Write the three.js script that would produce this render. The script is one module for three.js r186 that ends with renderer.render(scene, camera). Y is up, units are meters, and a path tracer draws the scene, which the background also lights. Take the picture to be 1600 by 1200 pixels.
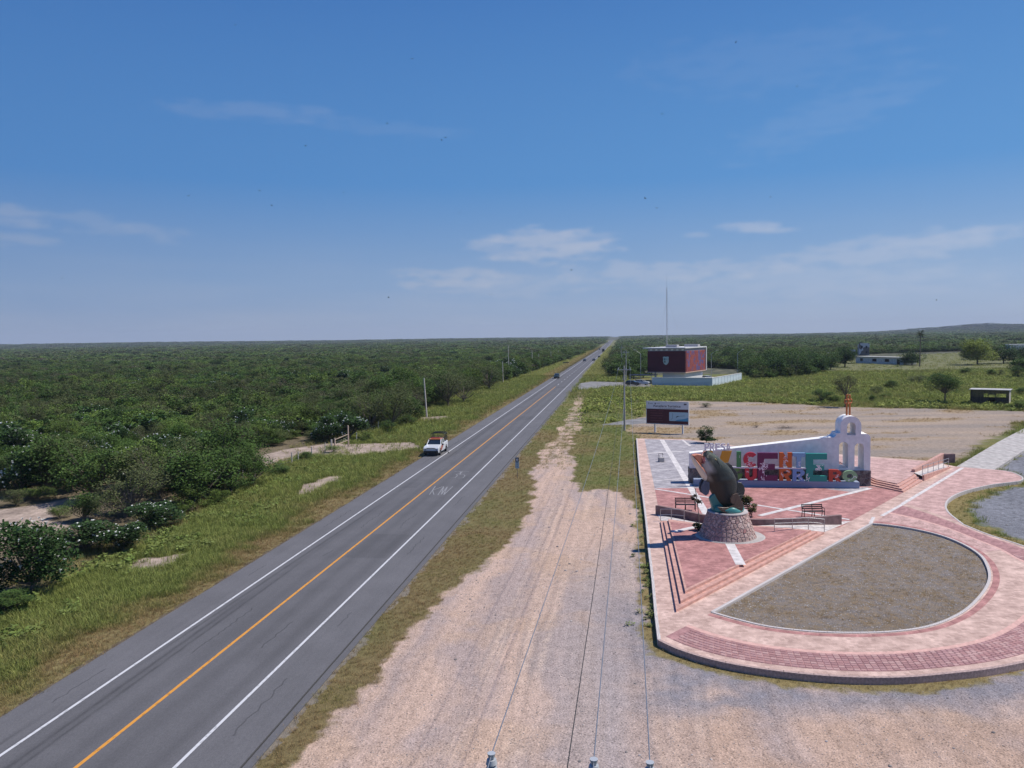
import * as THREE from 'three';
import { mergeGeometries } from 'three/addons/utils/BufferGeometryUtils.js';
import { RoundedBoxGeometry } from 'three/addons/geometries/RoundedBoxGeometry.js';
import { FontLoader } from 'three/addons/loaders/FontLoader.js';

// ------------------------------------------------------------------ camera, sky, sun, exposure
const T00 = Date.now(), lap0 = () => console.log('sky', (Date.now() - T00) / 1000);
const F = 1217, EYE = 15, D2R = Math.PI / 180;
const scene = new THREE.Scene();
const camera = new THREE.PerspectiveCamera(2 * Math.atan(600 / F) / D2R, 4 / 3, 0.2, 20000);
camera.position.set(0, EYE, 0);
camera.rotation.set(-Math.atan(71 / F), 0, -0.95 * D2R, 'YXZ');
camera.updateMatrixWorld(true);
const renderer = new THREE.WebGLRenderer({ antialias: true });
renderer.toneMapping = THREE.LinearToneMapping;
renderer.toneMappingExposure = 0.97;
renderer.shadowMap.enabled = true;

const SUN_EL = 57 * D2R, SUN_AZ = 5 * D2R;       // from the right, a little beyond the plaza
const sunDir = new THREE.Vector3(Math.cos(SUN_EL) * Math.cos(SUN_AZ), Math.sin(SUN_EL), -Math.cos(SUN_EL) * Math.sin(SUN_AZ));
const sun = new THREE.DirectionalLight(new THREE.Color().setRGB(1, 0.94, 0.85), 5);
sun.position.copy(sunDir).multiplyScalar(300).add(new THREE.Vector3(0, 0, -100));
sun.target.position.set(0, 0, -100);
sun.castShadow = true;
Object.assign(sun.shadow.camera, { left: -260, right: 260, top: 260, bottom: -260, near: 1, far: 900 });
sun.shadow.mapSize.set(4096, 4096);
sun.shadow.radius = 1.2;
sun.name = 'sun';
scene.add(sun, sun.target);

// ------------------------------------------------------------------ noise
function rngOf(seed) { let a = seed >>> 0; return () => { a = (a + 0x6D2B79F5) | 0; let t = Math.imul(a ^ (a >>> 15), 1 | a); t = (t + Math.imul(t ^ (t >>> 7), 61 | t)) ^ t; return ((t ^ (t >>> 14)) >>> 0) / 4294967296; }; }
const PERM = new Uint8Array(512), GX = new Float32Array(256), GY = new Float32Array(256);
{ const r = rngOf(77), p = [...Array(256).keys()]; for (let i = 255; i > 0; i--) { const j = Math.floor(r() * (i + 1)); [p[i], p[j]] = [p[j], p[i]]; } for (let i = 0; i < 512; i++) PERM[i] = p[i & 255]; for (let i = 0; i < 256; i++) { const a = r() * 6.2832; GX[i] = Math.cos(a); GY[i] = Math.sin(a); } }
function noise(x, y, per = 256) {                      // gradient noise, -0.7..0.7, repeating every per (<= 256)
  const ix = Math.floor(x), iy = Math.floor(y), fx = x - ix, fy = y - iy;
  let x0, x1, y0, y1;
  if (per === 256) { x0 = ix & 255; x1 = (ix + 1) & 255; y0 = iy & 255; y1 = (iy + 1) & 255; }
  else { x0 = ((ix % per) + per) % per & 255; x1 = (((ix + 1) % per) + per) % per & 255; y0 = ((iy % per) + per) % per & 255; y1 = (((iy + 1) % per) + per) % per & 255; }
  const u = fx * fx * fx * (fx * (fx * 6 - 15) + 10), v = fy * fy * fy * (fy * (fy * 6 - 15) + 10);
  const p0 = PERM[x0], p1 = PERM[x1], a = PERM[p0 + y0], b = PERM[p1 + y0], c = PERM[p0 + y1], d = PERM[p1 + y1];
  const n0 = GX[a] * fx + GY[a] * fy, n1 = GX[b] * (fx - 1) + GY[b] * fy, n2 = GX[c] * fx + GY[c] * (fy - 1), n3 = GX[d] * (fx - 1) + GY[d] * (fy - 1);
  return (n0 + (n1 - n0) * u) * (1 - v) + (n2 + (n3 - n2) * u) * v;
}
function fbm(x, y, oct = 4, per = 256) { let s = 0, a = 1; for (let i = 0; i < oct; i++) { s += a * noise(x, y, per > 256 ? 256 : per); x *= 2; y *= 2; per = per >= 256 ? 256 : per * 2; a *= 0.5; } return s; }
function hash2(x, y) { let h = Math.imul(Math.round(x * 8) | 0, 374761393) + Math.imul(Math.round(y * 8) | 0, 668265263) | 0; h = Math.imul(h ^ (h >>> 13), 1274126177); return ((h ^ (h >>> 16)) >>> 0) / 4294967296; }
const clamp = THREE.MathUtils.clamp, lerp = THREE.MathUtils.lerp;
const sstep = (a, b, x) => { const t = clamp((x - a) / (b - a), 0, 1); return t * t * (3 - 2 * t); };
const lerp3 = (a, b, t) => [a[0] + (b[0] - a[0]) * t, a[1] + (b[1] - a[1]) * t, a[2] + (b[2] - a[2]) * t];

// ------------------------------------------------------------------ pixel (1600 x 1200) -> place
const rayOf = (px, py) => new THREE.Vector3((px - 800) / F, (600 - py) / F, -1).applyQuaternion(camera.quaternion);
function G(px, py, y = 0) { const d = rayOf(px, py), t = (y - EYE) / d.y; return new THREE.Vector3(d.x * t, y, d.z * t); }
function atDepth(px, py, depth) { const d = rayOf(px, py); return d.multiplyScalar(depth / -d.z).add(camera.position); }
function onPlane(px, py, p, n) { const d = rayOf(px, py), t = (p.clone().sub(camera.position)).dot(n) / d.dot(n); return d.multiplyScalar(t).add(camera.position); }
// road frame: u to the right of the eye's track, w along the road
const VP = rayOf(966, 526.3), TH = Math.atan2(VP.x, -VP.z), CT = Math.cos(TH), ST = Math.sin(TH);
const toU = (x, z) => x * CT + z * ST, toW = (x, z) => x * ST - z * CT;
const fromUW = (u, w) => [u * CT + w * ST, u * ST - w * CT];

// ------------------------------------------------------------------ sky: hazy blue with thin cloud
{
  const W = 3072, H = 1536, data = new Float32Array(W * H * 4);
  const cl = [];     // cloud patches: centre direction (azimuth from -z to the right, elevation), half sizes, strength, raggedness
  const put = (px, py, hw, hh, s, rag = 1, tilt = 0) => { const d = rayOf(px, py).normalize(); cl.push([Math.atan2(d.x, -d.z), Math.asin(d.y), hw / F, hh / F, s, rag, tilt]); };
  put(852, 381, 120, 24, 0.42, 1.0, -0.06); put(800, 388, 70, 14, 0.2, 1); put(900, 374, 60, 15, 0.2, 1);
  put(715, 434, 110, 15, 0.34, 1.1); put(800, 446, 150, 18, 0.2, 1);
  put(1040, 422, 190, 16, 0.3, 1.1); put(1250, 440, 260, 24, 0.2, 0.8);
  put(1165, 354, 50, 7, 0.36, 0.8); put(1085, 367, 25, 4, 0.2, 0.6); put(1210, 360, 40, 4, 0.3, .6);
  put(1390, 386, 190, 18, 0.28, 0.9, 0.07); put(1480, 376, 110, 12, 0.16, 0.8, 0.1);
  put(390, 172, 150, 12, 0.1, 0.8, 0.02); put(600, 200, 150, 11, 0.05, 0.8, -0.05);
  put(10, 335, 60, 14, 0.25, 1); put(20, 372, 55, 10, 0.2, 1); put(150, 350, 60, 16, 0.14, 1, -0.05); put(245, 362, 55, 11, 0.16, .9, -0.05);
  put(1290, 180, 160, 30, 0.06, 0.8, 0.25); put(1200, 90, 220, 40, 0.04, 0.8);
  const r = rngOf(5);
  for (let i = 0; i < 46; i++) { const az = 0.72 + r() * (6.2832 - 1.44); cl.push([az > Math.PI ? az - 6.2832 : az, 0.06 + r() * r() * 0.5, 0.06 + r() * 0.12, 0.008 + r() * 0.014, 0.15 + r() * 0.4, 1, (r() - .5) * .1]); }
  const hor = [0.41, 0.49, 0.63], low = [0.28, 0.425, 0.65], mid = [0.108, 0.295, 0.625], zen = [0.019, 0.10, 0.39], cloudC = [0.60, 0.62, 0.71];
  const sa = Math.atan2(sunDir.x, -sunDir.z);
  for (let row = 0; row < H; row++) {
    const e = ((row + 0.5) / H - 0.5) * Math.PI, el = Math.max(e, 0) / D2R;
    let c = el < 4 ? lerp3(hor, low, sstep(0, 4, el) * .5 + el / 8) : el < 11 ? lerp3(low, mid, (el - 4) / 7) : lerp3(mid, zen, sstep(0, 1, clamp((el - 11) / 40, 0, 1)) * .35 + .65 * clamp((el - 11) / 18, 0, 1));
    const near = cl.filter((q) => Math.abs(e - q[1]) < 2.2 * q[3] + Math.abs(q[6]) * 1.6 * q[2]);
    for (let col = 0; col < W; col++) {
      const th = ((col + 0.5) / W - 0.5) * 2 * Math.PI, dx = Math.cos(th) * Math.cos(e), dz = Math.sin(th) * Math.cos(e), dy = Math.sin(e);
      const cosS = dx * sunDir.x + dy * sunDir.y + dz * sunDir.z, glow = 1 + 0.46 * (cosS - 0.3) + 0.5 * (cosS > .6 ? Math.pow(cosS, 24) : 0);
      let k = Math.max(glow, 0.6), R = c[0] * k * (1 + .10 * (cosS - .3)), Gc = c[1] * k, B = c[2] * (1 + (k - 1) * .7), cv = 0;
      if (e > 0 && e < 0.8) {
        const az = Math.atan2(dx, -dz);
        for (const q of near) {
          let da = az - q[0]; if (da > Math.PI) da -= 6.2832; if (da < -Math.PI) da += 6.2832;
          const X = da / q[2]; if (X > 1.6 || X < -1.6) continue;
          const Y = (e - q[1] - da * q[6]) / q[3]; if (Y > 2.2 || Y < -2.2) continue;
          const n = fbm(da * 26 + q[0] * 40, e * 90 + q[1] * 70, 5), n2 = fbm(da * 8 + 9, e * 120, 3);
          const edge = 1 - (X * X + (Y > 0 ? Y * Y * 0.9 : Y * Y * 0.55)) + n * 1.1 * q[5] + n2 * 0.35;
          cv = 1 - (1 - cv) * (1 - q[4] * sstep(-0.1, 1.1, edge));
        }
        // thin veil near the horizon
        cv = 1 - (1 - cv) * (1 - 0.12 * sstep(0.16, 0.02, e) * (0.6 + fbm(az * 5, e * 40, 3)));
      }
      const i = (row * W + col) * 4;
      data[i] = lerp(R, cloudC[0] * k, cv); data[i + 1] = lerp(Gc, cloudC[1] * k, cv); data[i + 2] = lerp(B, cloudC[2] * k, cv); data[i + 3] = 1;
    }
  }
  const sky = new THREE.DataTexture(data, W, H, THREE.RGBAFormat, THREE.FloatType);
  sky.mapping = THREE.EquirectangularReflectionMapping; sky.magFilter = THREE.LinearFilter; sky.minFilter = THREE.LinearFilter; sky.needsUpdate = true;
  scene.background = sky; scene.environment = sky;
}
lap0(); const lap = (n) => console.log(n, ((Date.now() - T00) / 1000).toFixed(1));

// ------------------------------------------------------------------ helpers
const used = {};
function numbered(n) { const k = used[n] = (used[n] ?? -1) + 1; return k ? `${n}_${String(k).padStart(3, '0')}` : n; }
function tag(o, label, category, group) { o.userData.label = label; o.userData.category = category; if (group) o.userData.group = group; return o; }
function thing(name, label, category, x = 0, y = 0, z = 0, turn = 0, group) {
  const o = new THREE.Group(); o.name = numbered(name); o.position.set(x, y, z); o.rotation.y = turn; scene.add(o);
  return tag(o, label, category, group);
}
function part(name, geo, mat, parent) { const m = new THREE.Mesh(geo, mat); m.name = parent ? name : numbered(name); m.castShadow = m.receiveShadow = true; (parent ?? scene).add(m); return m; }
function structure(name, geo, mat) { const m = part(name, geo, mat); m.userData.kind = 'structure'; return m; }
function copyOf(o, x, y, z, turn, label) { const c = o.clone(); c.name = numbered(o.name.replace(/_\d{3}$/, '')); c.position.set(x, y, z); c.rotation.y = turn; if (label) c.userData.label = label; scene.add(c); return c; }

const M4 = new THREE.Matrix4();
function box(sx, sy, sz, x = 0, y = 0, z = 0, ry = 0) { const g = new THREE.BoxGeometry(sx, sy, sz); if (ry) g.rotateY(ry); return g.translate(x, y, z); }
function rbox(sx, sy, sz, x = 0, y = 0, z = 0, r = 0.02, ry = 0) { const g = new RoundedBoxGeometry(sx, sy, sz, 2, Math.min(r, sx * .45, sy * .45, sz * .45)); if (ry) g.rotateY(ry); return g.translate(x, y, z); }
function rod(a, b, r0, r1 = r0, seg = 6, caps = true) {
  const A = new THREE.Vector3(...a), B = new THREE.Vector3(...b), d = B.clone().sub(A), g = new THREE.CylinderGeometry(r1, r0, d.length(), seg, 1, !caps);
  g.translate(0, d.length() / 2, 0).applyQuaternion(new THREE.Quaternion().setFromUnitVectors(new THREE.Vector3(0, 1, 0), d.normalize())).translate(A.x, A.y, A.z);
  return g;
}
function tube(pts, r, seg = 6, n) { return new THREE.TubeGeometry(new THREE.CatmullRomCurve3(pts.map((p) => p.isVector3 ? p : new THREE.Vector3(...p))), n ?? pts.length * 3, r, seg, false); }
function merge(list) { return mergeGeometries(list.map((g) => { const q = g.index ? g.toNonIndexed() : g; for (const k of Object.keys(q.attributes)) if (!['position', 'normal', 'uv'].includes(k)) q.deleteAttribute(k); return q; })); }
// flat polygon of [x, z] at height y, and a slab of the same outline; uv in metres
const shapeOf = (poly) => new THREE.Shape(poly.map(([x, z]) => new THREE.Vector2(x, -z)));
function sheet(poly, y) { return new THREE.ShapeGeometry(shapeOf(poly)).rotateX(-Math.PI / 2).translate(0, y, 0); }
function slab(poly, y0, y1, holes = []) { const s = shapeOf(poly); for (const h of holes) s.holes.push(new THREE.Path(h.map(([x, z]) => new THREE.Vector2(x, -z)))); return new THREE.ExtrudeGeometry(s, { depth: y1 - y0, bevelEnabled: false }).rotateX(-Math.PI / 2).translate(0, y0, 0); }
const P = (list, y = 0) => list.map(([a, b]) => { const p = G(a, b, y); return [p.x, p.z]; });
function spline(poly, n = 8, closed = false) { const c = new THREE.CatmullRomCurve3(poly.map(([x, z]) => new THREE.Vector3(x, 0, z)), closed, 'centripetal'); return c.getPoints((poly.length - 1) * n).map((p) => [p.x, p.z]); }
function strip(a, b, w, y) { // a straight band from a to b ([x, z]) of width w
  const dx = b[0] - a[0], dz = b[1] - a[1], l = Math.hypot(dx, dz), nx = -dz / l * w / 2, nz = dx / l * w / 2;
  return sheet([[a[0] + nx, a[1] + nz], [b[0] + nx, b[1] + nz], [b[0] - nx, b[1] - nz], [a[0] - nx, a[1] - nz]], y);
}
function segDist(x, z, ax, az, bx, bz) { const dx = bx - ax, dz = bz - az, t = clamp(((x - ax) * dx + (z - az) * dz) / (dx * dx + dz * dz || 1e-9), 0, 1); return Math.hypot(x - ax - dx * t, z - az - dz * t); }
function inside(poly, x, z) { let c = false; for (let i = 0, j = poly.length - 1; i < poly.length; j = i++) { const a = poly[i], b = poly[j]; if ((a[1] > z) !== (b[1] > z) && x < (b[0] - a[0]) * (z - a[1]) / (b[1] - a[1]) + a[0]) c = !c; } return c; }
function sdPoly(poly, x, z) { let d = 1e9; for (let i = 0, j = poly.length - 1; i < poly.length; j = i++) d = Math.min(d, segDist(x, z, poly[i][0], poly[i][1], poly[j][0], poly[j][1])); return inside(poly, x, z) ? -d : d; }
function interp(tab, x) { if (x <= tab[0][0]) return tab[0][1]; for (let i = 1; i < tab.length; i++) if (x <= tab[i][0]) return lerp(tab[i - 1][1], tab[i][1], (x - tab[i - 1][0]) / (tab[i][0] - tab[i - 1][0])); return tab[tab.length - 1][1]; }
// textures
const SRGB = new Uint8Array(4097); for (let i = 0; i <= 4096; i++) { const v = i / 4096; SRGB[i] = Math.round(255 * (v <= 0.0031308 ? v * 12.92 : 1.055 * Math.pow(v, 1 / 2.4) - 0.055)); }
const toS = (v) => { v = clamp(v, 0, 1); return 255 * (v <= 0.0031308 ? v * 12.92 : 1.055 * Math.pow(v, 1 / 2.4) - 0.055); };
function tex(w, h, fn, linear = false) { // fn(i, j) -> linear rgb
  const d = new Uint8Array(w * h * 4);
  for (let j = 0; j < h; j++) for (let i = 0; i < w; i++) { const c = fn(i, j), k = (j * w + i) * 4; for (let q = 0; q < 3; q++) d[k + q] = linear ? clamp(c[q], 0, 1) * 255 : SRGB[clamp(c[q], 0, 1) * 4096 | 0]; d[k + 3] = 255; }
  const t = new THREE.DataTexture(d, w, h); t.magFilter = THREE.LinearFilter; t.minFilter = THREE.LinearMipmapLinearFilter; t.generateMipmaps = true; t.wrapS = t.wrapT = THREE.RepeatWrapping; if (!linear) t.colorSpace = THREE.SRGBColorSpace; t.needsUpdate = true;
  return t;
}
const fit = (t, metresX, metresY = metresX) => { const c = t.clone(); c.repeat.set(1 / metresX, 1 / metresY); c.needsUpdate = true; return c; };
const mat = (rgb, rough = 0.8, extra = {}) => new THREE.MeshStandardMaterial({ color: new THREE.Color().setRGB(...rgb), roughness: rough, ...extra });
// mottled: a repeating texture of one base colour with fine and coarse grain
function grainTex(base, amp, size = 256, fine = 0.5, seed = 0) { return tex(size, size, (i, j) => { const n = fbm(i / size * 8 + seed, j / size * 8 + seed * 3, 5, 8), g = hash2(i + seed * 13, j) - 0.5; const k = 1 + amp * (n * 1.2 + g * fine); return [base[0] * k, base[1] * k, base[2] * k]; }); }
const gritBump = tex(512, 512, (i, j) => { const v = 0.5 + 0.35 * (hash2(i, j) - 0.5) + 0.5 * fbm(i / 512 * 32, j / 512 * 32, 3, 32); return [v, v, v]; }, true);
// ------------------------------------------------------------------ ground zones (world polygons from pixels on the ground)
const LOT = [...P([[445, 1200], [520, 1130], [575, 1075], [640, 985], [700, 925], [770, 870], [815, 822], [835, 775], [833, 738], [846, 712], [862, 690], [880, 665], [893, 640], [903, 612], [913, 612], [912, 640], [906, 665], [897, 690], [889, 712], [893, 750], [908, 766], [950, 762], [985, 768], [996, 800], [1001, 850], [1004, 900], [1010, 1000], [1030, 1026], [1110, 1046], [1200, 1068], [1300, 1082], [1450, 1078], [1600, 1048]]), [60, -33], [60, 20], fromUW(-11.4, -10), fromUW(-11.5, 24)];
const DIRT = [...P([[1060, 626], [1200, 629], [1320, 636], [1480, 639], [1600, 643]]), [140, -128], [140, -118], ...P([[1600, 661], [1540, 690], [1500, 722], [1450, 740], [1300, 745], [1100, 740], [1050, 705], [1000, 688], [986, 678], [978, 666], [986, 655], [1008, 650], [1015, 640]])];
const PARK = [...P([[1600, 703], [1556, 735], [1580, 740], [1603, 750], [1600, 758], [1558, 769], [1522, 786], [1515, 802], [1540, 822], [1600, 846]]), [60, -50], [75, -52], [80, -90]];
const DRIVE = P([[905, 599], [925, 596], [960, 597], [990, 598], [1016, 598], [1016, 604], [960, 604], [930, 608], [902, 609]]);
const SPUR = P([[938, 664], [975, 657], [1014, 652], [1014, 661], [975, 664]]);
const PADS = [P([[203, 882], [222, 871], [262, 868], [303, 863], [276, 879], [244, 891], [205, 891]]), P([[655, 652], [700, 650], [703, 655], [660, 657]]), P([[470, 760], [520, 742], [540, 745], [500, 765], [465, 778]]), P([[90, 978], [106, 976], [104, 985], [88, 986]])];
const GATEWAY = P([[548, 694], [640, 691], [664, 700], [600, 709], [545, 713], [470, 712], [415, 726], [400, 714], [440, 703], [520, 692]]);
const TRACK = [...P([[0, 796], [60, 789], [125, 774], [131, 783], [84, 800], [80, 814], [112, 822], [85, 831], [40, 841], [0, 852]]), ...P([[-120, 880], [-140, 830]])];
const BED = P([[1113, 957], [1360, 820], [1470, 838], [1530, 870], [1546, 905], [1520, 945], [1450, 978], [1330, 989], [1200, 979]], .3);
function maskOf(poly, cell = 0.3) {
  const xs = poly.map((p) => p[0]), zs = poly.map((p) => p[1]), x0 = Math.min(...xs) - 3, z0 = Math.min(...zs) - 3, nx = Math.ceil((Math.max(...xs) + 3 - x0) / cell) + 2, nz = Math.ceil((Math.max(...zs) + 3 - z0) / cell) + 2, a = new Float32Array(nx * nz);
  for (let j = 0; j < nz; j++) for (let i = 0; i < nx; i++) a[j * nx + i] = sdPoly(poly, x0 + i * cell, z0 + j * cell);
  return (x, z) => { const X = (x - x0) / cell, Z = (z - z0) / cell, i = Math.floor(X), j = Math.floor(Z); if (i < 0 || j < 0 || i >= nx - 1 || j >= nz - 1) return 9; const u = X - i, v = Z - j, k = j * nx + i; return (a[k] * (1 - u) + a[k + 1] * u) * (1 - v) + (a[k + nx] * (1 - u) + a[k + nx + 1] * u) * v; };
}
const mLot = maskOf(LOT), mDirt = maskOf(DIRT, 0.5), mPark = maskOf(PARK, 0.4), mDrive = maskOf(DRIVE, 0.4), mSpur = maskOf(SPUR), mPads = PADS.map((p) => maskOf(p, 0.2)), mGate = maskOf(GATEWAY), mTrack = maskOf(TRACK), mBed = maskOf(BED);
// far outline of the scrub on the left of the road: bush line, u as a function of w
const bushLine = [[0, -34], [40, -34.6], [50, -35], [60, -35.5], [72, -38], [95, -41.5], [130, -42], [160, -41], [210, -42.5], [260, -40], [340, -37], [500, -34], [900, -32], [3000, -31]];
const rightLine = [[0, 60], [238, 60], [240, 6], [262, 1], [300, -3], [400, -6.5], [600, -7.5], [3000, -8]];
const gray = (k, w = 0) => [k * (1 + w), k, k * (1 - w * .3)];
function zone(x, z) {               // colour of the bare ground and what grows on it
  const u = toU(x, z), w = toW(x, z);
  const n1 = fbm(x * 0.09 + 3, z * 0.09, 4), n2 = fbm(x * 0.45, z * 0.45 + 9, 3), n3 = fbm(x * 2.1 + 5, z * 2.1, 2), g = hash2(Math.floor(x * 31), Math.floor(z * 31)) - .5;
  const edge = n2 * 0.55 + n3 * 0.25;
  let c = lerp3([0.12, 0.14, 0.045], [0.20, 0.185, 0.07], clamp(0.5 + n1 * 1.1 + n2 * .5, 0, 1)), grass = 1, dry = clamp(0.25 + n1 * .8 + n2 * .3, 0, 1), h = 1, fine = 0;
  if (u < -24.6) {                                     // left verge, then the scrub floor
    const b = interp(bushLine, w), e = u + 24.7;      // e: metres from the asphalt, negative
    if (u < b) { c = lerp3([0.12, 0.10, 0.06], [0.19, 0.15, 0.10], clamp(.5 + n1 + n2 * .5, 0, 1)); grass = 0.25; dry = 0.4; }
    else { const near = clamp((e + 3.2 + n2 * 2.2 + n1 * 1.5) / 3, 0, 1); dry = clamp(near * 0.9 + dry * .3, 0, 1); h = 1.1 - .72 * near; if (e > -0.45 + edge * .5) { grass *= .25; c = [0.13, 0.105, 0.075]; } else c = lerp3(c, [0.20, 0.155, 0.075], near * .8); }
  } else if (u > -13.5) {
    const lot = mLot(x, z);
    const strip = clamp((-u + 1 - (w > 150 ? 8 : 0)) / 12, 0, 1) * sstep(150, 90, w);   // dry strip beside the asphalt
    const olive = sstep(64, 78, w) * sstep(112, 92, w) * sstep(-2, 3, u) * sstep(16, 9, u);
    dry = clamp(dry * .5 + strip * (0.85 + n1 * .5) + olive * (.75 + n1), 0, 1); h = u < 14 && w < 190 ? 0.42 : 0.9;
    c = lerp3(c, [0.175, 0.125, 0.065], dry * .75);
    const green = sstep(0.22, 0.42, fbm(x * 0.23 + 40, z * 0.23, 3)); dry = dry * (1 - green * (.8 - .35 * strip));
    if (u < -12.7 + edge && w < 200) { c = lerp3(c, [0.22, 0.20, 0.19], .6); grass *= .6; }
    // the gravel lot
    const L = sstep(0.25, -0.35, lot + edge * 1.3 + n1 * 1.6 * sstep(58, 76, w)) * (1 - sstep(84, 112, w) * clamp(.45 + n2 * 1.6 + n3, 0, 1) * .9);
    if (L > 0) {
      const band = fbm(u * 0.55 + n1, w * 0.03, 4), rut = fbm(u * 2.4 + n1 * 1.5, w * 0.05 + 7, 3), gr = clamp(0.36 + 1.5 * band + .6 * n1 + 0.45 * n2, 0, 1);
      let s = lerp3([0.50, 0.36, 0.285], [0.385, 0.30, 0.27], gr);
      const lane = Math.exp(-Math.pow((u + 1.2 - fbm(3, w * .05, 2) * 3) / 2.2, 2)) * sstep(62, 46, w); s = lerp3(s, [0.34, 0.295, 0.285], lane * .7);
      const tan = sstep(.12, .4, fbm(x * .16 + 11, z * .16 + 2, 4)); s = lerp3(s, [0.48, 0.335, 0.24], tan * .5);
      for (const [c0, b, a] of [[-4.2, .035, 1.1], [-2.6, .035, 1.1], [.6, .05, 1.6], [2.2, .05, 1.6], [-6.5, .028, .7], [3.8, .06, 1.3]]) { const q = u - c0 - a * Math.sin(w * b + c0) ; const tr = Math.exp(-q * q / .05) * (.6 + n3) * clamp(.5 + n1 * 1.6, 0, 1); s = lerp3(s, [.56, .43, .34], clamp(tr, 0, 1) * .55); const q2 = Math.abs(q) - .32, rd = Math.exp(-q2 * q2 / .015) * clamp(.4 + n1 * 1.5, 0, 1); s = lerp3(s, [.30, .25, .23], clamp(rd, 0, 1) * .4); }
      const gy = sstep(3, 7, x) * sstep(-29.0, -31.2, z + n2 * 1.6) * sstep(48, 39, w); s = lerp3(s, [0.215, 0.21, 0.235], gy * .9 * clamp(.85 + n2 * .8, 0, 1));
      const redd = sstep(3, 8, x) * sstep(-31, -28.8, z + n2 * 1.6); s = lerp3(s, [0.42, 0.29, 0.215], redd * .75 * clamp(.7 + n2, 0, 1));
      const k = 1 + rut * .16 + n3 * .16 + g * .30 + (g > .42 ? .35 : g < -.44 ? -.4 : 0); s = [s[0] * k, s[1] * k, s[2] * k];
      c = lerp3(c, s, L); grass *= 1 - L; fine = L;
      if (w > 66 && w < 200 && u < 9) { const mid = Math.abs(fbm(x * .8, z * .3, 2)); if (L > .5 && w > 88) { grass = Math.max(grass, sstep(.5, .2, Math.abs(lot + 1.1)) * .6 + mid * .5); } }
    }
    const D = sstep(0.6, -1.2, mDirt(x, z) + edge * 2.2 + n1 * 1.6);
    if (D > 0) {
      let s = lerp3([0.365, 0.285, 0.22], [0.275, 0.23, 0.195], clamp(.45 + fbm(x * .03, z * .16, 4) * 1.3, 0, 1));
      const dg = sstep(.02, .42, fbm(x * .07 + 20, z * .14 + 4, 4) + n2 * .2 - .02 * sstep(-85, -110, z) + .18 * sstep(40, 15, x)); s = lerp3(s, [0.30, 0.215, 0.115], dg * .8);
      const k = 1 + n3 * .25 + g * .35; s = [s[0] * k, s[1] * k, s[2] * k];
      c = lerp3(c, s, D); grass = grass * (1 - D) + D * dg * .55; dry = lerp(dry, 1, D); h = lerp(h, .35, D); fine = Math.max(fine, D);
    }
    const K = sstep(.3, -.5, mPark(x, z) + edge * 1.6); if (K > 0) { const k = .20 * (1 + g * .6 + n3 * .3 + n1 * .3); c = lerp3(c, [k * .98, k, k * 1.1], K); grass *= 1 - K; fine = 1; }
    else if (x > 20 && z > -84 && lot > 0) { dry = clamp(dry * .4 + .5, 0, 1); h = .35; c = lerp3(c, [.27, .20, .09], .6); }
    const V = Math.max(sstep(.3, -.3, mDrive(x, z) + edge), sstep(.3, -.3, mSpur(x, z) + edge)); if (V > 0) { const k = .22 * (1 + g * .5 + n2 * .4); c = lerp3(c, [k * 1.02, k, k], V); grass *= 1 - V; fine = 1; }
    if (lot > -1 && lot < 2.5 && x > 5 && z > -62) { dry = clamp(.72 + n2 * .5, 0, 1); h = .3; c = lerp3(c, [.25, .185, .09], .7 * (1 - L)); }
  } else { c = [0.12, 0.115, 0.11]; grass = 0; }
  if (u < -24.6) {
    let q = sstep(.25, -.25, mGate(x, z) + edge * 1.2); q = Math.max(q, sstep(.25, -.25, mTrack(x, z) + edge)); for (const m of mPads) q = Math.max(q, sstep(.3, -.3, m(x, z) + edge * 1.1));
    if (q > 0) { const k = 1 + g * .4 + n3 * .3 + n2 * .4; c = lerp3(c, [0.36 * k, 0.285 * k, 0.235 * k], q); grass *= 1 - q * .95; fine = 1; }
  }
  const sp = 1 + (1 - fine) * (g * .35 + n3 * .3);
  return [c[0] * sp, c[1] * sp, c[2] * sp, grass, dry, h];
}
function terrainH(x, z) {
  const d = Math.hypot(x, z), az = Math.atan2(x, -z);
  let h = 5 * sstep(900, 2200, d) + 13 * sstep(2600, 4300, d) * (0.8 + 0.55 * fbm(az * 3.1 + 4, 2.7, 3));
  const hx = x - 2500, hz = z + 4050; h += 29 * Math.exp(-(hx * hx) / (2 * 240 * 240) - hz * hz / (2 * 500 * 500)) * (1 + .25 * fbm(x * .004, z * .004, 3));
  const lx = x + 2700, lz = z + 4600; h += 7 * Math.exp(-(lx * lx) / (2 * 900 * 900) - lz * lz / (2 * 600 * 600));
  return h;
}
function tile(name, x0, x1, z0, z1, w, hh) {           // z0 the far edge, z1 the near edge
  const t = tex(w, hh, (i, j) => zone(lerp(x0, x1, (i + .5) / w), lerp(z1, z0, (j + .5) / hh)));
  t.wrapS = t.wrapT = THREE.ClampToEdgeWrapping;
  const g = new THREE.PlaneGeometry(x1 - x0, z1 - z0, 1, 1).rotateX(-Math.PI / 2).translate((x0 + x1) / 2, 0, (z0 + z1) / 2);
  const b = gritBump.clone(); b.repeat.set((x1 - x0) / 3, (z1 - z0) / 3); b.needsUpdate = true;
  return structure(name, g, new THREE.MeshPhysicalMaterial({ map: t, roughness: 1, specularIntensity: .25, bumpMap: b, bumpScale: .035 }));
}
tile('ground', -40, 40, -100, -20, 2048, 2048);
tile('ground', -60, 140, -300, -100, 1600, 1600);
tile('ground', 40, 140, -100, -20, 512, 512);
tile('ground', -120, -40, -100, -20, 512, 512);
tile('ground', -120, -60, -300, -100, 256, 512);
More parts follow.
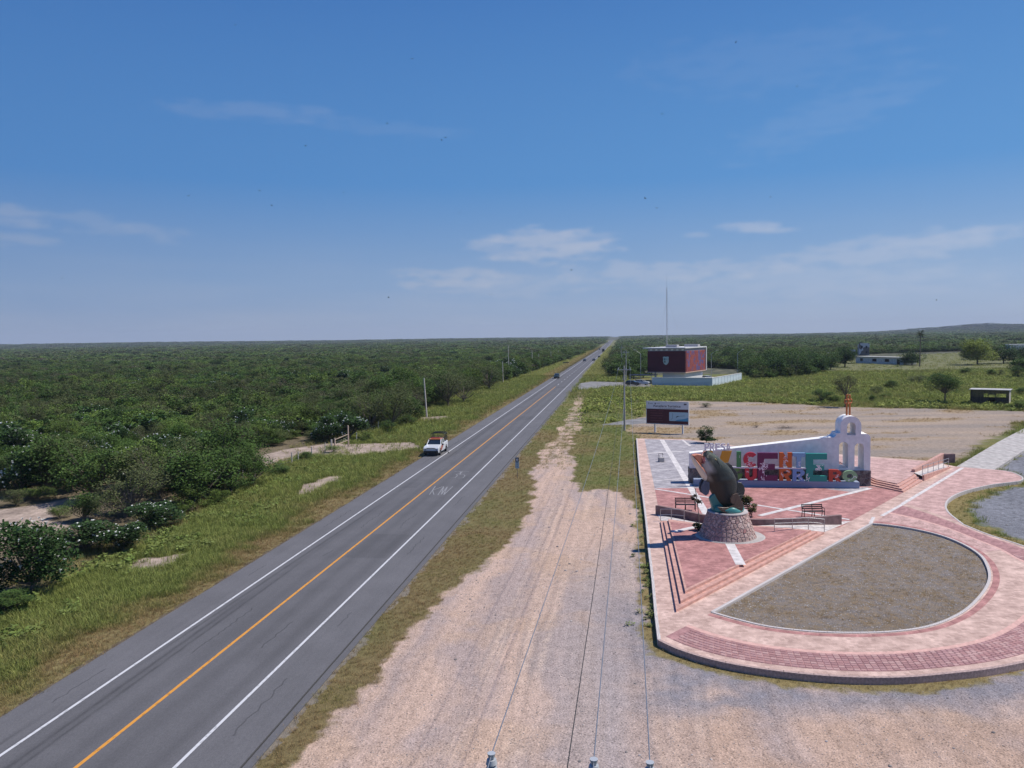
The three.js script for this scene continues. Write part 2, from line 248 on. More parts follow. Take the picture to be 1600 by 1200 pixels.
{ // the land out to the horizon, one grid with the near field left open
  const line = (a, b, more) => { const s = new Set([a, b]); for (let k = 1; k <= 7; k++) s.add(a + (b - a) * k / 8); let d = 18; for (let p = a; p > -7500; d *= 1.17) s.add(p -= d); d = 18; for (let p = b; p < more; d *= 1.17) s.add(p += d); return [...s].sort((p, q) => p - q); };
  const xs = line(-120, 140, 7500), zs = line(-300, -20, 1500), pos = [], uv = [], idx = [], nz = zs.length;
  for (const x of xs) for (const z of zs) { pos.push(x, terrainH(x, z), z); uv.push(x, z); }
  for (let i = 0; i < xs.length - 1; i++) for (let j = 0; j < nz - 1; j++) {
    if (xs[i] >= -120 && xs[i + 1] <= 140 && zs[j] >= -300 && zs[j + 1] <= -20) continue;
    const a = i * nz + j, b = a + 1, c = a + nz, d = c + 1; idx.push(a, b, c, b, d, c);
  }
  const g = new THREE.BufferGeometry(); g.setAttribute('position', new THREE.Float32BufferAttribute(pos, 3)); g.setAttribute('uv', new THREE.Float32BufferAttribute(uv, 2)); g.setIndex(idx); g.computeVertexNormals();
  const t = fit(tex(512, 512, (i, j) => { const n = fbm(i / 512 * 16, j / 512 * 16, 5, 16), k = 1 + n * .8 + (hash2(i, j) - .5) * .4; return lerp3([.05 * k, .062 * k, .03 * k], [.11 * k, .095 * k, .055 * k], clamp(.4 + n, 0, 1)); }), 60);
  structure('ground', g, new THREE.MeshStandardMaterial({ map: t, roughness: 1 }));
}
lap('ground');
// ------------------------------------------------------------------ highway
{
  const asphalt = tex(512, 2048, (i, j) => { // 11.6 m across, 90 m along
    const x = i / 512 * 11.6, y = j / 2048 * 90; let k = 1 + .10 * fbm(i / 512 * 6, j / 2048 * 40, 4, 40) + (hash2(i, j) - .5) * .34 + .07 * fbm(i / 512 * 24, j / 2048 * 8, 3, 8);
    for (const c of [3.25, 5.0, 6.6, 8.35]) k *= 1 - .15 * Math.exp(-Math.pow((x - c + .15 * noise(y * .1, c, 9)) / .36, 2));
    if (x < 2.1 || x > 9.3) k *= 1.09;
    const sk = (a, b, s, e, wd) => { if (y > a && y < b) { const c = s + (e - s) * (y - a) / (b - a); k *= 1 - .38 * Math.exp(-Math.pow((x - c) / wd, 2)) * sstep(0, 6, y - a) * sstep(0, 6, b - y) * (.8 + .6 * fbm(i * .1, y * .9, 2)); } };
    sk(2, 44, 3.4, 3.0, .10); sk(4, 52, 3.75, 3.35, .09); sk(30, 70, 2.5, 3.2, .1); sk(10, 30, 1.3, 1.7, .12);
    k *= 1 + .10 * fbm(i / 512 * 2 + 4, j / 2048 * 10, 3, 10);
    for (const [c, a, ph] of [[1.2, .25, 1], [4.3, .4, 3], [7.4, .35, 5], [10.1, .2, 7]]) { const q = x - c - a * noise(y * .35, ph, 31) - .25 * noise(y * 1.6, ph + 9, 144); if (Math.abs(q) < .035 && noise(y * .12, ph * 3, 11) > .12) k *= .62; }
    const pt = (a, b, s, e) => { if (y > a && y < b && x > s && x < e) k *= .86; }; pt(51, 57.5, 5.9, 8.9); pt(76, 79, 2.5, 4.4);
    return [.107 * k, .104 * k, .109 * k];
  });
  const aMat = new THREE.MeshStandardMaterial({ map: fit(asphalt, 1, 1), roughness: .88, bumpMap: fit(gritBump, 1.5), bumpScale: .012 });
  const ws = []; for (let w = -40; w < 300; w += 20) ws.push(w); for (let w = 300; w <= 2600; w += 50) ws.push(w);
  const roadY = (w) => { const [x, z] = fromUW(-19, w); return terrainH(x, z); };
  const ribbon = (u0, u1, dy, wa = -40, wb = 2600, uvf) => {
    const pos = [], uv = [], idx = [], list = [wa, ...ws.filter((w) => w > wa && w < wb), wb];
    list.forEach((w, k) => { for (const [q, u] of [[0, u0], [1, u1]]) { const [x, z] = fromUW(u, w); pos.push(x, roadY(w) + dy, z); uv.push(...(uvf ? uvf(u, w) : [u, w])); } if (k) { const a = k * 2 - 2; idx.push(a, a + 1, a + 2, a + 1, a + 3, a + 2); } });
    const g = new THREE.BufferGeometry(); g.setAttribute('position', new THREE.Float32BufferAttribute(pos, 3)); g.setAttribute('uv', new THREE.Float32BufferAttribute(uv, 2)); g.setIndex(idx); g.computeVertexNormals(); return g;
  };
  const ruv = (u, w) => [(u + 24.85) / 11.6, w / 90];
  const skirt = (u, y0, y1) => { const g = ribbon(u, u, 0, -40, 900); const p = g.attributes.position; for (let i = 0; i < p.count; i++) p.setY(i, p.getY(i) + (i % 2 ? y1 : y0)); g.computeVertexNormals(); return g; };
  structure('road', merge([ribbon(-24.85, -13.35, .07, -40, 2600, ruv), skirt(-24.85, 0, .07), skirt(-13.35, .07, 0)]), aMat);
  structure('road_shoulder', merge([ribbon(-13.27, -12.95, .05, -40, 420, (u, w) => [(u + 17) / 11.6, w / 90]), skirt(-12.95, .05, 0)]), aMat);
  { // dark bed of the joint beside the overlay
    structure('road_joint', ribbon(-13.35, -13.27, .012, -40, 420), mat([.03, .03, .03], .95)); }
  const worn = (base, seed) => fit(tex(128, 512, (i, j) => { const k = 1 - .32 * sstep(.1, .5, fbm(i / 16 + seed, j / 512 * 40, 3, 40)) + (hash2(i, j + seed) - .5) * .14; return [base[0] * k, base[1] * k, base[2] * k]; }), 1.3, 12);
  const white = new THREE.MeshStandardMaterial({ map: worn([.56, .56, .57], 1), roughness: .7 }), yellow = new THREE.MeshStandardMaterial({ map: worn([.62, .27, .035], 4), roughness: .7 });
  structure('edge_line', ribbon(-22.62, -22.48, .074), white); structure('edge_line', ribbon(-15.73, -15.59, .074), white);
  structure('center_line', ribbon(-19.27, -19.11, .074, -40, 238), yellow);
  for (let w = 247; w < 640; w += 15) structure('lane_dash', ribbon(-19.27, -19.11, .074, w, w + 5), white);
  // KM 35, brushed on the right lane
  const stroke = (pts) => { const l = pts.map(([a, b]) => { const p = G(a, b, .07); return [p.x, p.z]; }), out = []; for (let i = 1; i < l.length; i++) out.push(strip(l[i - 1], l[i], .10, .0752 + i * .0004)); return merge(out); };
  const q = (x, y) => [640 + x * .11667, 660 + y * .11667], chalk = new THREE.MeshStandardMaterial({ map: worn([.235, .235, .245], 9), roughness: .9 });
  const glyphs = { K: [[[345, 855], [265, 968]], [[445, 858], [308, 912], [325, 968]]], M: [[[378, 972], [458, 858], [425, 965], [505, 862], [458, 970], [578, 858]]], 3: [[[600, 662], [640, 652], [685, 660], [675, 685], [625, 698], [642, 715], [605, 742], [545, 745]]], 5: [[[795, 658], [705, 655], [672, 700], [725, 698], [742, 715], [715, 742], [640, 748]]] };
  for (const k in glyphs) { const list = glyphs[k].map((s) => stroke(s.map(([a, b]) => q(a, b)))); list.forEach((g, i) => g.translate(0, .003 * i, 0)); structure('road_lettering', merge(list), chalk); }
  // verges beside the far road and the far meadow
  const far = fit(tex(256, 256, (i, j) => { const n = fbm(i / 16, j / 16, 4, 16), k = 1 + n * .5 + (hash2(i, j) - .5) * .4; return lerp3([.10 * k, .115 * k, .04 * k], [.17 * k, .155 * k, .06 * k], clamp(.5 + n, 0, 1)); }), 9);
  const farMat = new THREE.MeshStandardMaterial({ map: far, roughness: 1 });
  const vl = (t, s) => { const pos = [], uv = [], idx = []; const list = ws.filter((w) => w >= 300); list.forEach((w, k) => { const us = s < 0 ? [interp(t, w) - 3, -24.85] : [-13.35, interp(t, w) + 4]; for (const u of us) { const [x, z] = fromUW(u, w); pos.push(x, roadY(w) + .04, z); uv.push(u, w); } if (k) { const a = k * 2 - 2; idx.push(a, a + 1, a + 2, a + 1, a + 3, a + 2); } }); const g = new THREE.BufferGeometry(); g.setAttribute('position', new THREE.Float32BufferAttribute(pos, 3)); g.setAttribute('uv', new THREE.Float32BufferAttribute(uv, 2)); g.setIndex(idx); g.computeVertexNormals(); return g; };
  structure('grass_verge', vl(bushLine, -1), farMat); structure('grass_verge', vl(rightLine, 1), farMat);
  structure('meadow', sheet([[86, -300], [140, -300], [300, -300], [560, -560], [420, -620], [250, -500], [180, -420], [120, -330]], .03), farMat);
}
lap('road');
// ------------------------------------------------------------------ plaza
const PY = 0.3;
const tileTex = (a, b, joint, n, size = 512, off = true) => tex(size, size, (i, j) => { // small pavers, n to the tile, tone changing from paver to paver
  const s = size / n, r = Math.floor(j / s), q = off && r % 2 ? (i + s / 2) % size : i, c = Math.floor(q / s), fx = q % s, fy = j % s, hh = hash2(c + 3, r + 17);
  const stain = fbm(i / size * 4, j / size * 4, 4, 4), k = (1 + (hh - .5) * .22 + stain * .28 + (hash2(i, j) - .5) * .16) * (fx < 1.6 || fy < 1.6 ? joint : 1), m = lerp3(a, b, clamp(hh * .6 + .2 + stain * .6, 0, 1));
  return [m[0] * k, m[1] * k, m[2] * k];
});
const creamTex = tileTex([.51, .34, .28], [.57, .405, .34], .86, 20), pinkTex = tileTex([.37, .165, .15], [.44, .215, .195], .82, 20), rosyTex = tileTex([.47, .29, .255], [.53, .345, .31], .84, 20), greyTex = tileTex([.31, .285, .30], [.38, .355, .365], .88, 20);
const bumpy = { bumpMap: fit(gritBump, 1.1), bumpScale: .01 };
const mCream = new THREE.MeshStandardMaterial({ map: fit(creamTex, 4), roughness: .85, ...bumpy }), mPink = new THREE.MeshStandardMaterial({ map: fit(pinkTex, 4), roughness: .85, ...bumpy }), mRosy = new THREE.MeshStandardMaterial({ map: fit(rosyTex, 4), roughness: .85, ...bumpy }), mGrey = new THREE.MeshStandardMaterial({ map: fit(greyTex, 4), roughness: .85, ...bumpy });
const concTex = grainTex([.43, .40, .375], .35, 256, .4, 2), mConc = new THREE.MeshStandardMaterial({ map: fit(concTex, 5), roughness: .9, ...bumpy });
const whiteConc = new THREE.MeshStandardMaterial({ map: fit(grainTex([.60, .56, .54], .28, 256, .4, 5), 4), roughness: .85 });
const stepTex = grainTex([.53, .30, .245], .30, 256, .35, 7), mStep = new THREE.MeshStandardMaterial({ map: fit(stepTex, 3), roughness: .85, ...bumpy });
const mRamp = new THREE.MeshStandardMaterial({ map: fit(grainTex([.55, .50, .47], .3, 256, .4, 8), 3), roughness: .9 });
const mLow = new THREE.MeshStandardMaterial({ map: fit(grainTex([.23, .15, .14], .32, 256, .4, 9), 3), roughness: .9 });

const pInner = P([[1113, 957], [1150, 967.5], [1200, 979], [1265, 986.5], [1330, 989], [1395, 987], [1450, 979], [1500, 959], [1533, 930], [1546, 905], [1543, 885], [1530, 866], [1500, 848], [1465, 835], [1420, 825], [1385, 820], [1362, 818]], PY);
const pOuter = [...P([[1030, 1000], [1060, 1014], [1120, 1032], [1200, 1046], [1300, 1056], [1400, 1058], [1480, 1052], [1560, 1042], [1640, 1021]], PY), [30.2, -39.6], [33.2, -44.2], [34.9, -48.5], ...P([[1636, 869], [1600, 853.5], [1541, 834], [1505, 819.5], [1455, 800], [1413, 786]], PY)];
const lobe = P([[1413, 786], [1455, 800], [1505, 819.5], [1481, 799.5], [1478, 787], [1486, 777], [1505, 768], [1523, 763], [1551, 757], [1578, 753.6], [1595, 751], [1597, 745.5], [1578, 737], [1560, 734.3], [1553, 734], [1494, 729]], PY);
const resample = (poly, n) => { const c = new THREE.CatmullRomCurve3(poly.map(([x, z]) => new THREE.Vector3(x, 0, z)), false, 'centripetal'); return c.getSpacedPoints(n).map((p) => [p.x, p.z]); };
const RN = 96, ringIn = resample(pInner, RN), ringOut = resample(pOuter, RN);
const ringAt = (k, f) => { const i = clamp(Math.floor(k * RN), 0, RN - 1), t = k * RN - i, a = ringIn[i], b = ringIn[i + 1], c = ringOut[i], d = ringOut[i + 1]; const ix = lerp(a[0], b[0], t), iz = lerp(a[1], b[1], t); return [lerp(lerp(c[0], d[0], t), ix, f), lerp(lerp(c[1], d[1], t), iz, f)]; }; // f 0 outer edge, 1 inner edge
const band = (f0, f1, y, k0 = 0, k1 = 1, n = 90) => { const pos = [], uv = [], idx = []; for (let i = 0; i <= n; i++) { const k = lerp(k0, k1, i / n), a = ringAt(k, f0), b = ringAt(k, f1); pos.push(a[0], y, a[1], b[0], y, b[1]); uv.push(k * 62, f0 * 4.8, k * 62, f1 * 4.8); if (i) { const q = i * 2 - 2; idx.push(q, q + 2, q + 1, q + 1, q + 2, q + 3); } } const g = new THREE.BufferGeometry(); g.setAttribute('position', new THREE.Float32BufferAttribute(pos, 3)); g.setAttribute('uv', new THREE.Float32BufferAttribute(uv, 2)); g.setIndex(idx); g.computeVertexNormals(); return g; };

const outerCurve = resample(pOuter.slice(0, 12), 60);
const rest = [...resample(pOuter.slice(11, 16), 24).slice(1), ...resample(P([[1505, 819.5], [1481, 799.5], [1478, 787], [1486, 777], [1505, 768], [1523, 763], [1551, 757], [1578, 753.6], [1595, 751], [1597, 745.5], [1578, 737], [1560, 734.3]], PY), 50).slice(1)];
const backEdge = P([[1494, 729], [1450, 720], [1370, 714], [1164, 699], [1077, 686.5], [1006, 685], [995, 685]], PY);
const leftEdge = P([[995, 685], [1000, 743], [1005, 776], [1010.5, 820], [1014, 856], [1020, 905], [1025.5, 965], [1030, 1000]], PY);
const plazaOutline = [...outerCurve, ...rest, ...backEdge, ...resample(leftEdge, 24).slice(1, -1)];
const bedHole = [...ringIn].map((p) => p);
structure('plaza_paving', slab(plazaOutline, -.25, PY, [bedHole]), [mCream, mLow]);
// kerbs: along the left edge and round the front (concrete, standing a little proud)
{
  const wall = (line, w, y0, y1, m, name) => { const out = []; for (let i = 1; i < line.length; i++) { const a = line[i - 1], b = line[i], dx = b[0] - a[0], dz = b[1] - a[1], l = Math.hypot(dx, dz); out.push(box(l + .02, y1 - y0, w, (a[0] + b[0]) / 2, (y0 + y1) / 2, (a[1] + b[1]) / 2, -Math.atan2(dz, dx))); } return structure(name, merge(out), m); };
  const kerbMat = new THREE.MeshStandardMaterial({ map: fit(grainTex([.50, .46, .44], .4, 256, .5, 12), 2), roughness: .9 });
  wall(resample(leftEdge, 24), .16, -.25, PY + .03, kerbMat, 'kerb');
  wall(outerCurve.slice(0, 62), .17, -.25, PY + .02, new THREE.MeshStandardMaterial({ map: fit(grainTex([.38, .275, .25], .45, 256, .5, 13), 2), roughness: .9 }), 'kerb');
  wall(rest, .14, -.25, PY + .02, kerbMat, 'kerb');
  wall(ringIn, .16, .0, PY + .035, kerbMat, 'kerb');
  wall([ringIn[0], ringIn[RN]], .18, .0, PY + .045, kerbMat, 'kerb');
}
// gravel bed inside the ring
const bedPoly = [...ringIn];
{
  const t = tex(1024, 1024, (i, j) => { const x = i / 1024 * 26 + 6, z = -64 + j / 1024 * 28, n = fbm(x * .5, z * .5, 4), m = fbm(x * 2.2, z * 2.2, 3), g = hash2(i, j) - .5, d = clamp(.5 + n * .45 + m * .6 + g * .7, 0, 1), k = 1 + g * .8 + m * .3; return lerp3([.29 * k, .255 * k, .235 * k], [.265 * k, .19 * k, .11 * k], d); });
  const g = sheet(bedPoly, .2), p = g.attributes.position, uv = []; for (let i = 0; i < p.count; i++) uv.push((p.getX(i) - 6) / 26, (p.getZ(i) + 64) / 28); g.setAttribute('uv', new THREE.Float32BufferAttribute(uv, 2));
  structure('gravel_bed', g, new THREE.MeshStandardMaterial({ map: t, roughness: 1, bumpMap: (() => { const b = gritBump.clone(); b.repeat.set(26, 28); b.needsUpdate = true; return b; })(), bumpScale: .05 }));
}
// rings of paving, each sheet a few millimetres above the slab
const stampTex = tileTex([.34, .17, .165], [.40, .215, .205], .8, 8), mStamp = new THREE.MeshStandardMaterial({ map: fit(stampTex, 2.2), roughness: .85, ...bumpy });
const mPale = new THREE.MeshStandardMaterial({ map: fit(grainTex([.58, .35, .30], .25, 256, .35, 21), 3), roughness: .85 });
structure('paving_band', band(.115, .475, PY + .004), mStamp);
structure('paving_band', band(.475, .535, PY + .005), mPale);
structure('paving_band', band(.895, .965, PY + .004), mPink);
structure('paving_band', band(.46, .90, PY + .003, .74, 1), mRosy);
structure('paving_band', sheet(lobe, PY + .003), mRosy);
{ // stamped stones of the dark ring, one by one along the front
  const stoneGeo = () => { const g = new THREE.CylinderGeometry(.62, .70, 1, 4, 1).rotateY(Math.PI / 4); return g.toNonIndexed(); };
  const sg = stoneGeo(); sg.computeVertexNormals();
  const tones = [[.38, .20, .19], [.42, .235, .22], [.33, .175, .17], [.46, .28, .26], [.39, .22, .215]].map((c) => new THREE.MeshStandardMaterial({ color: new THREE.Color().setRGB(...c), roughness: .88, bumpMap: fit(gritBump, 2), bumpScale: .01 }));
  const ring = new THREE.Group(); ring.name = 'ring_paving'; ring.userData.kind = 'structure'; scene.add(ring);
  const r = rngOf(41), all = [], rows = 7;
  for (let row = 0; row < rows; row++) { const f = .12 + (row + .5) / rows * .35; let len = 0, prev = ringAt(0.012, f); const N = 1400; let next = .14 * (row % 2); for (let i = 1; i <= N; i++) { const k = .012 + i / N * .70, p = ringAt(k, f); len += Math.hypot(p[0] - prev[0], p[1] - prev[1]); if (len >= next) { all.push([p[0], p[1], Math.atan2(p[1] - prev[1], p[0] - prev[0])]); next += .285; } prev = p; } }
  all.sort((a, b) => Math.hypot(a[0] - 12, a[1] + 33) - Math.hypot(b[0] - 12, b[1] + 33));
  const dep = .35 * 4.8 / rows;
  all.slice(0, 300).forEach(([x, z, a]) => { const m = part('paving_stone', sg, tones[Math.floor(r() * 5)], ring); m.position.set(x, PY + .004 + r() * .003, z); m.scale.set(.276, .03, dep * .97); m.rotation.y = -a + (r() - .5) * .06; });
  const far = all.slice(300), im = new THREE.InstancedMesh(sg, new THREE.MeshStandardMaterial({ roughness: .88 }), far.length), o = new THREE.Object3D(), col = new THREE.Color();
  far.forEach(([x, z, a], i) => { o.position.set(x, PY + .004 + r() * .003, z); o.scale.set(.276, .03, dep * .97); o.rotation.y = -a + (r() - .5) * .06; o.updateMatrix(); im.setMatrixAt(i, o.matrix); col.setRGB(...[[.38, .20, .19], [.42, .235, .22], [.33, .175, .17], [.46, .28, .26], [.39, .22, .215]][Math.floor(r() * 5)]); im.setColorAt(i, col); });
  im.name = 'far_paving_stones'; im.userData.kind = 'stuff'; im.castShadow = im.receiveShadow = true; ring.add(im);
}
// grey rear court and pink court with pale bands
const court = P([[1007, 686], [1077, 688], [1164, 700.5], [1300, 712], [1362, 716], [1362, 760], [1200, 762], [1023, 763]], PY);
structure('paving_band', sheet(court, PY + .004), mGrey);
structure('paving_band', sheet(P([[1023, 763], [1200, 762], [1362, 760], [1411.5, 769.5], [1312, 824], [1200, 832], [1100, 822], [1032, 812]], PY), PY + .005), mPink);
structure('paving_band', sheet(P([[1290, 764], [1358, 761], [1340, 770]], PY), PY + .007), mGrey);
{
  const line = (a, b, w, y = PY + .010) => structure('pale_band', strip(P([a], PY)[0], P([b], PY)[0], w, y), whiteConc);
  line([1034, 687], [1109, 812], .62); line([1023, 764], [1327, 812], .34, PY + .014); line([1187, 806], [1360, 763], .5, PY + .018);
  line([1011, 708.5], [1068, 705], .5); line([1018, 735], [1062, 732], .22); line([1021, 751], [1066, 748], .2); line([1066, 687], [1078, 697], .3);
  line([1411, 787], [1504, 731], .35); line([1378, 806], [1412, 787], .3); line([1365, 808], [1360, 818], .25);
}
let pathPoly;
// joints of the walkway on the right are cast lines; the concrete path beyond it
{
  const a = P([[1494, 729], [1553, 734.2]], PY), path = pathPoly = [a[0], a[1], ...P([[1600, 703.5], [1640, 682]], PY), ...P([[1650, 650], [1600, 669], [1560, 690]], PY)];
  structure('concrete_path', slab(path, -.2, PY - .02), mConc);
  const d0 = P([[1494, 729], [1553, 734.2]], PY), d1 = P([[1600, 669], [1640, 682]], PY);
  for (let k = 1; k < 9; k++) { const t = k / 9; structure('path_joint', strip([lerp(d0[0][0], d1[0][0], t), lerp(d0[0][1], d1[0][1], t)], [lerp(d0[1][0], d1[1][0], t), lerp(d0[1][1], d1[1][1], t)], .07, PY - .016), mLow); }
}
// steps up to the fish terrace: three courses
const T0 = [[1032, 813.6], [1056.5, 952.5], [1288, 831]], T1 = [[1037, 813.2], [1063.5, 939], [1277, 830.5]], T2 = [[1044, 811], [1070.5, 923.5], [1267, 828]];
{
  const rear = [[1202, 822], [1100, 819]];
  const tier = (t, y0, y1, m, name) => structure(name, slab([...P(t, y1), ...P(rear, y1)], y0, y1), m);
  tier(T0, PY, PY + .15, mStep, 'step'); tier(T1, PY + .15, PY + .30, mStep, 'step'); tier(T2, PY + .30, PY + .45, mStep, 'step');
  const TY = PY + .45, inner = P([[1047, 815], [1073, 919], [1262, 829.5], [1202, 824], [1100, 821.5]], TY);
  structure('paving_band', sheet(inner, TY + .004), mPink);
  const band2 = (a, b, w, y) => structure('pale_band', strip(P([a], TY)[0], P([b], TY)[0], w, TY + y), whiteConc);
  band2([1138, 845], [1157.5, 882.5], .62, .008); band2([1051, 831], [1096, 821.5], .5, .010);
  // ramps in front of the curved wall
  const ramp = (lo0, lo1, hi0, hi1) => { const L0 = G(...lo0, PY + .01), L1 = G(...lo1, PY + .01), H0 = G(...hi0, TY), H1 = G(...hi1, TY), g = new THREE.BufferGeometry(); const v = [L0, L1, H1, H0], pos = []; for (const [a, b, c] of [[0, 1, 2], [0, 2, 3]]) for (const k of [a, b, c]) pos.push(v[k].x, v[k].y, v[k].z); g.setAttribute('position', new THREE.Float32BufferAttribute(pos, 3)); g.setAttribute('uv', new THREE.Float32BufferAttribute(pos.flatMap((_, i) => i % 3 ? [] : [pos[i], pos[i + 2]]), 2)); g.computeVertexNormals(); structure('ramp', g, mRamp); };
  ramp([1027, 804], [1032, 813], [1108, 820], [1092, 823]); ramp([1330, 814], [1289, 831], [1170, 822], [1205, 826]);
}
// low curved wall behind the terrace
{
  const base = [[1026, 803.5], [1060, 810], [1100, 819], [1140, 824.5], [1180, 826.5], [1230, 826], [1275, 823], [1313, 819.5]];
  const line = resample(P(base, PY), 40), out = [], top = 1.06, w = .32, y0 = PY - .1;
  const n = line.length, L = [], R = [];
  for (let i = 0; i < n; i++) { const a = line[Math.max(i - 1, 0)], b = line[Math.min(i + 1, n - 1)], dx = b[0] - a[0], dz = b[1] - a[1], l = Math.hypot(dx, dz); L.push([line[i][0] - dz / l * w / 2, line[i][1] + dx / l * w / 2]); R.push([line[i][0] + dz / l * w / 2, line[i][1] - dx / l * w / 2]); }
  const g = slab([...L, ...R.reverse()], y0, top);
  const o = part('curved_wall', g, mLow); tag(o, 'low curved plaster wall between the benches and the fish terrace', 'wall');
}
// railings on the two ramps
const steel = mat([.42, .42, .43], .4, { metalness: .7 });
function railing(label, pts, rails, group) {
  const p0 = pts[0], t = thing('ramp_railing', label, 'railing', p0.x, p0.y, p0.z, 0, group), rel = pts.map((p) => [p.x - p0.x, p.y - p0.y, p.z - p0.z]);
  for (const q of rel) part('post', rod(q, [q[0], q[1] + .95, q[2]], .028, .028, 8), steel, t);
  for (const h of rails) part('rail', tube(rel.map((q) => [q[0], q[1] + h, q[2]]), .024, 6, rel.length * 2), steel, t);
  return t;
}
railing('steel railing on the ramp end beside the thin dry sapling', [G(1032, 814, PY), G(1049, 814, PY + .12), G(1069, 816, PY + .3)], [.95, .5], 'ramp railings');
railing('steel railing on the ramp beside the orange steps, in front of the curved wall', [G(1210, 831, PY + .45), G(1238, 830, PY + .32), G(1263, 829, PY + .2), G(1288, 831, PY + .02)], [.95, .62, .3], 'ramp railings');

// stair and ramp behind the bell tower, on the way to the concrete path
{
  const st = (list, back, y0, y1) => structure('step', slab([...P(list, y1), ...P(back, y1)], y0, y1), mStep);
  const back = [[1448, 721], [1285, 711]];
  st([[1361, 757], [1411.5, 767.5], [1441, 750.5]], [[1455, 722], [1280, 711]], PY, PY + .12);
  st([[1365, 754], [1409, 764], [1435, 747]], back, PY + .12, PY + .24);
  st([[1368, 751.5], [1405, 759.5], [1430, 745]], back, PY + .24, PY + .36);
  const top = P([[1369, 749], [1402, 755.5], [1425, 743], [1446, 721], [1290, 711]], PY + .45); structure('step', slab(top, PY + .36, PY + .45), mRosy);
  // access ramp between two low walls
  const near = [G(1441, 751, PY), G(1482, 731.5, PY)], farL = [G(1424, 741, PY + .2), G(1470, 722, PY)];
  const wall = (a, b, h0, h1, y, w) => { const d = b.clone().sub(a).setY(0), l = d.length(), s = new THREE.Shape([[0, 0], [l, 0], [l, h1], [0, h0]].map((p) => new THREE.Vector2(...p))); return new THREE.ExtrudeGeometry(s, { depth: w, bevelEnabled: false }).rotateY(-Math.atan2(d.z, d.x)).translate(a.x, y, a.z); };
  tag(part('ramp_wall', wall(near[0], near[1], .58, .18, PY - .02, .18), mStep), 'low tapering salmon wall on the near side of the upper ramp', 'wall');
  tag(part('ramp_wall', wall(farL[0], farL[1], .75, 1.05, PY - .02, .35), mStep), 'salmon parapet with a dark square end along the upper ramp', 'wall');
  const g = new THREE.BufferGeometry(), q = [[near[0].x, PY + .45, near[0].z], [near[1].x, PY + .03, near[1].z], [farL[1].x, PY + .03, farL[1].z], [farL[0].x, PY + .45, farL[0].z]]; g.setAttribute('position', new THREE.Float32BufferAttribute([0, 1, 2, 0, 2, 3].flatMap((k) => q[k]), 3)); g.setAttribute('uv', new THREE.Float32BufferAttribute([0, 1, 2, 0, 2, 3].flatMap((k) => [q[k][0], q[k][2]]), 2)); g.computeVertexNormals(); structure('ramp', g, mRamp);
  const pts = []; for (let k = 0; k <= 5; k++) pts.push(near[0].clone().lerp(near[1], k / 5).setY(PY + lerp(.56, .16, k / 5))); railing('steel railing with six posts along the upper ramp by the stairs', pts, [.9, .55]);
  const end = farL[1], d = end.clone().sub(farL[0]).setY(0).normalize(); tag(part('ramp_pier', rbox(1.5, 1.0, .5, 0, .5, 0, .03).translate(0, 0, 0), mLow), 'dark brown block pier at the end of the upper ramp', 'pier').position.set(end.x + .6, PY - .02, end.z + .25);
}
lap('plaza');
// ------------------------------------------------------------------ stone cells (Voronoi) for the masonry
function cells(w, h, n, r, wrap) {
  const c = Math.max(1, Math.round(Math.sqrt(n * w / h))), rows = Math.max(1, Math.round(n / c)), pts = [];
  for (let j = 0; j < rows; j++) for (let i = 0; i < c; i++) pts.push([(i + .5 + (r() - .5) * .85 + (j % 2) * .5) / c * w % w, (j + .5 + (r() - .5) * .8) / rows * h]);
  const all = wrap ? [...pts, ...pts.map((p) => [p[0] - w, p[1]]), ...pts.map((p) => [p[0] + w, p[1]])] : pts;
  return pts.map((p) => {
    let poly = wrap ? [[p[0] - w, 0], [p[0] + w, 0], [p[0] + w, h], [p[0] - w, h]] : [[0, 0], [w, 0], [w, h], [0, h]];
    for (const q of all) { if (q === p) continue; const mx = (p[0] + q[0]) / 2, my = (p[1] + q[1]) / 2, nx = q[0] - p[0], ny = q[1] - p[1]; if (nx * nx + ny * ny > 16 * w * h / n) continue; const out = []; for (let i = 0; i < poly.length; i++) { const a = poly[i], b = poly[(i + 1) % poly.length], da = (a[0] - mx) * nx + (a[1] - my) * ny, db = (b[0] - mx) * nx + (b[1] - my) * ny; if (da <= 0) out.push(a); if (da * db < 0) { const t = da / (da - db); out.push([a[0] + (b[0] - a[0]) * t, a[1] + (b[1] - a[1]) * t]); } } poly = out; if (poly.length < 3) break; }
    return poly;
  }).filter((p) => p.length > 2);
}
function stoneGeo(poly, gap, lift, place) { // place(u, v, out) -> Vector3
  const cx = poly.reduce((s, p) => s + p[0], 0) / poly.length, cy = poly.reduce((s, p) => s + p[1], 0) / poly.length, R = Math.max(.05, Math.min(...poly.map((p) => Math.hypot(p[0] - cx, p[1] - cy))));
  const k0 = 1 - gap / R, k1 = Math.max(.3, k0 - .028 / R), at = (p, k, o) => place(cx + (p[0] - cx) * k, cy + (p[1] - cy) * k, o), tri = [], C = place(cx, cy, lift * 1.15), n = poly.length;
  for (let i = 0; i < n; i++) { const a = poly[i], b = poly[(i + 1) % n], a0 = at(a, k0, -.02), b0 = at(b, k0, -.02), a1 = at(a, k1, lift), b1 = at(b, k1, lift); tri.push(a0, b0, b1, a0, b1, a1, a1, b1, C); }
  const g = new THREE.BufferGeometry(); g.setAttribute('position', new THREE.Float32BufferAttribute(tri.flatMap((v) => [v.x, v.y, v.z]), 3)); g.setAttribute('uv', new THREE.Float32BufferAttribute(tri.flatMap((v) => [v.x + v.z, v.y]), 2)); g.computeVertexNormals(); return g;
}
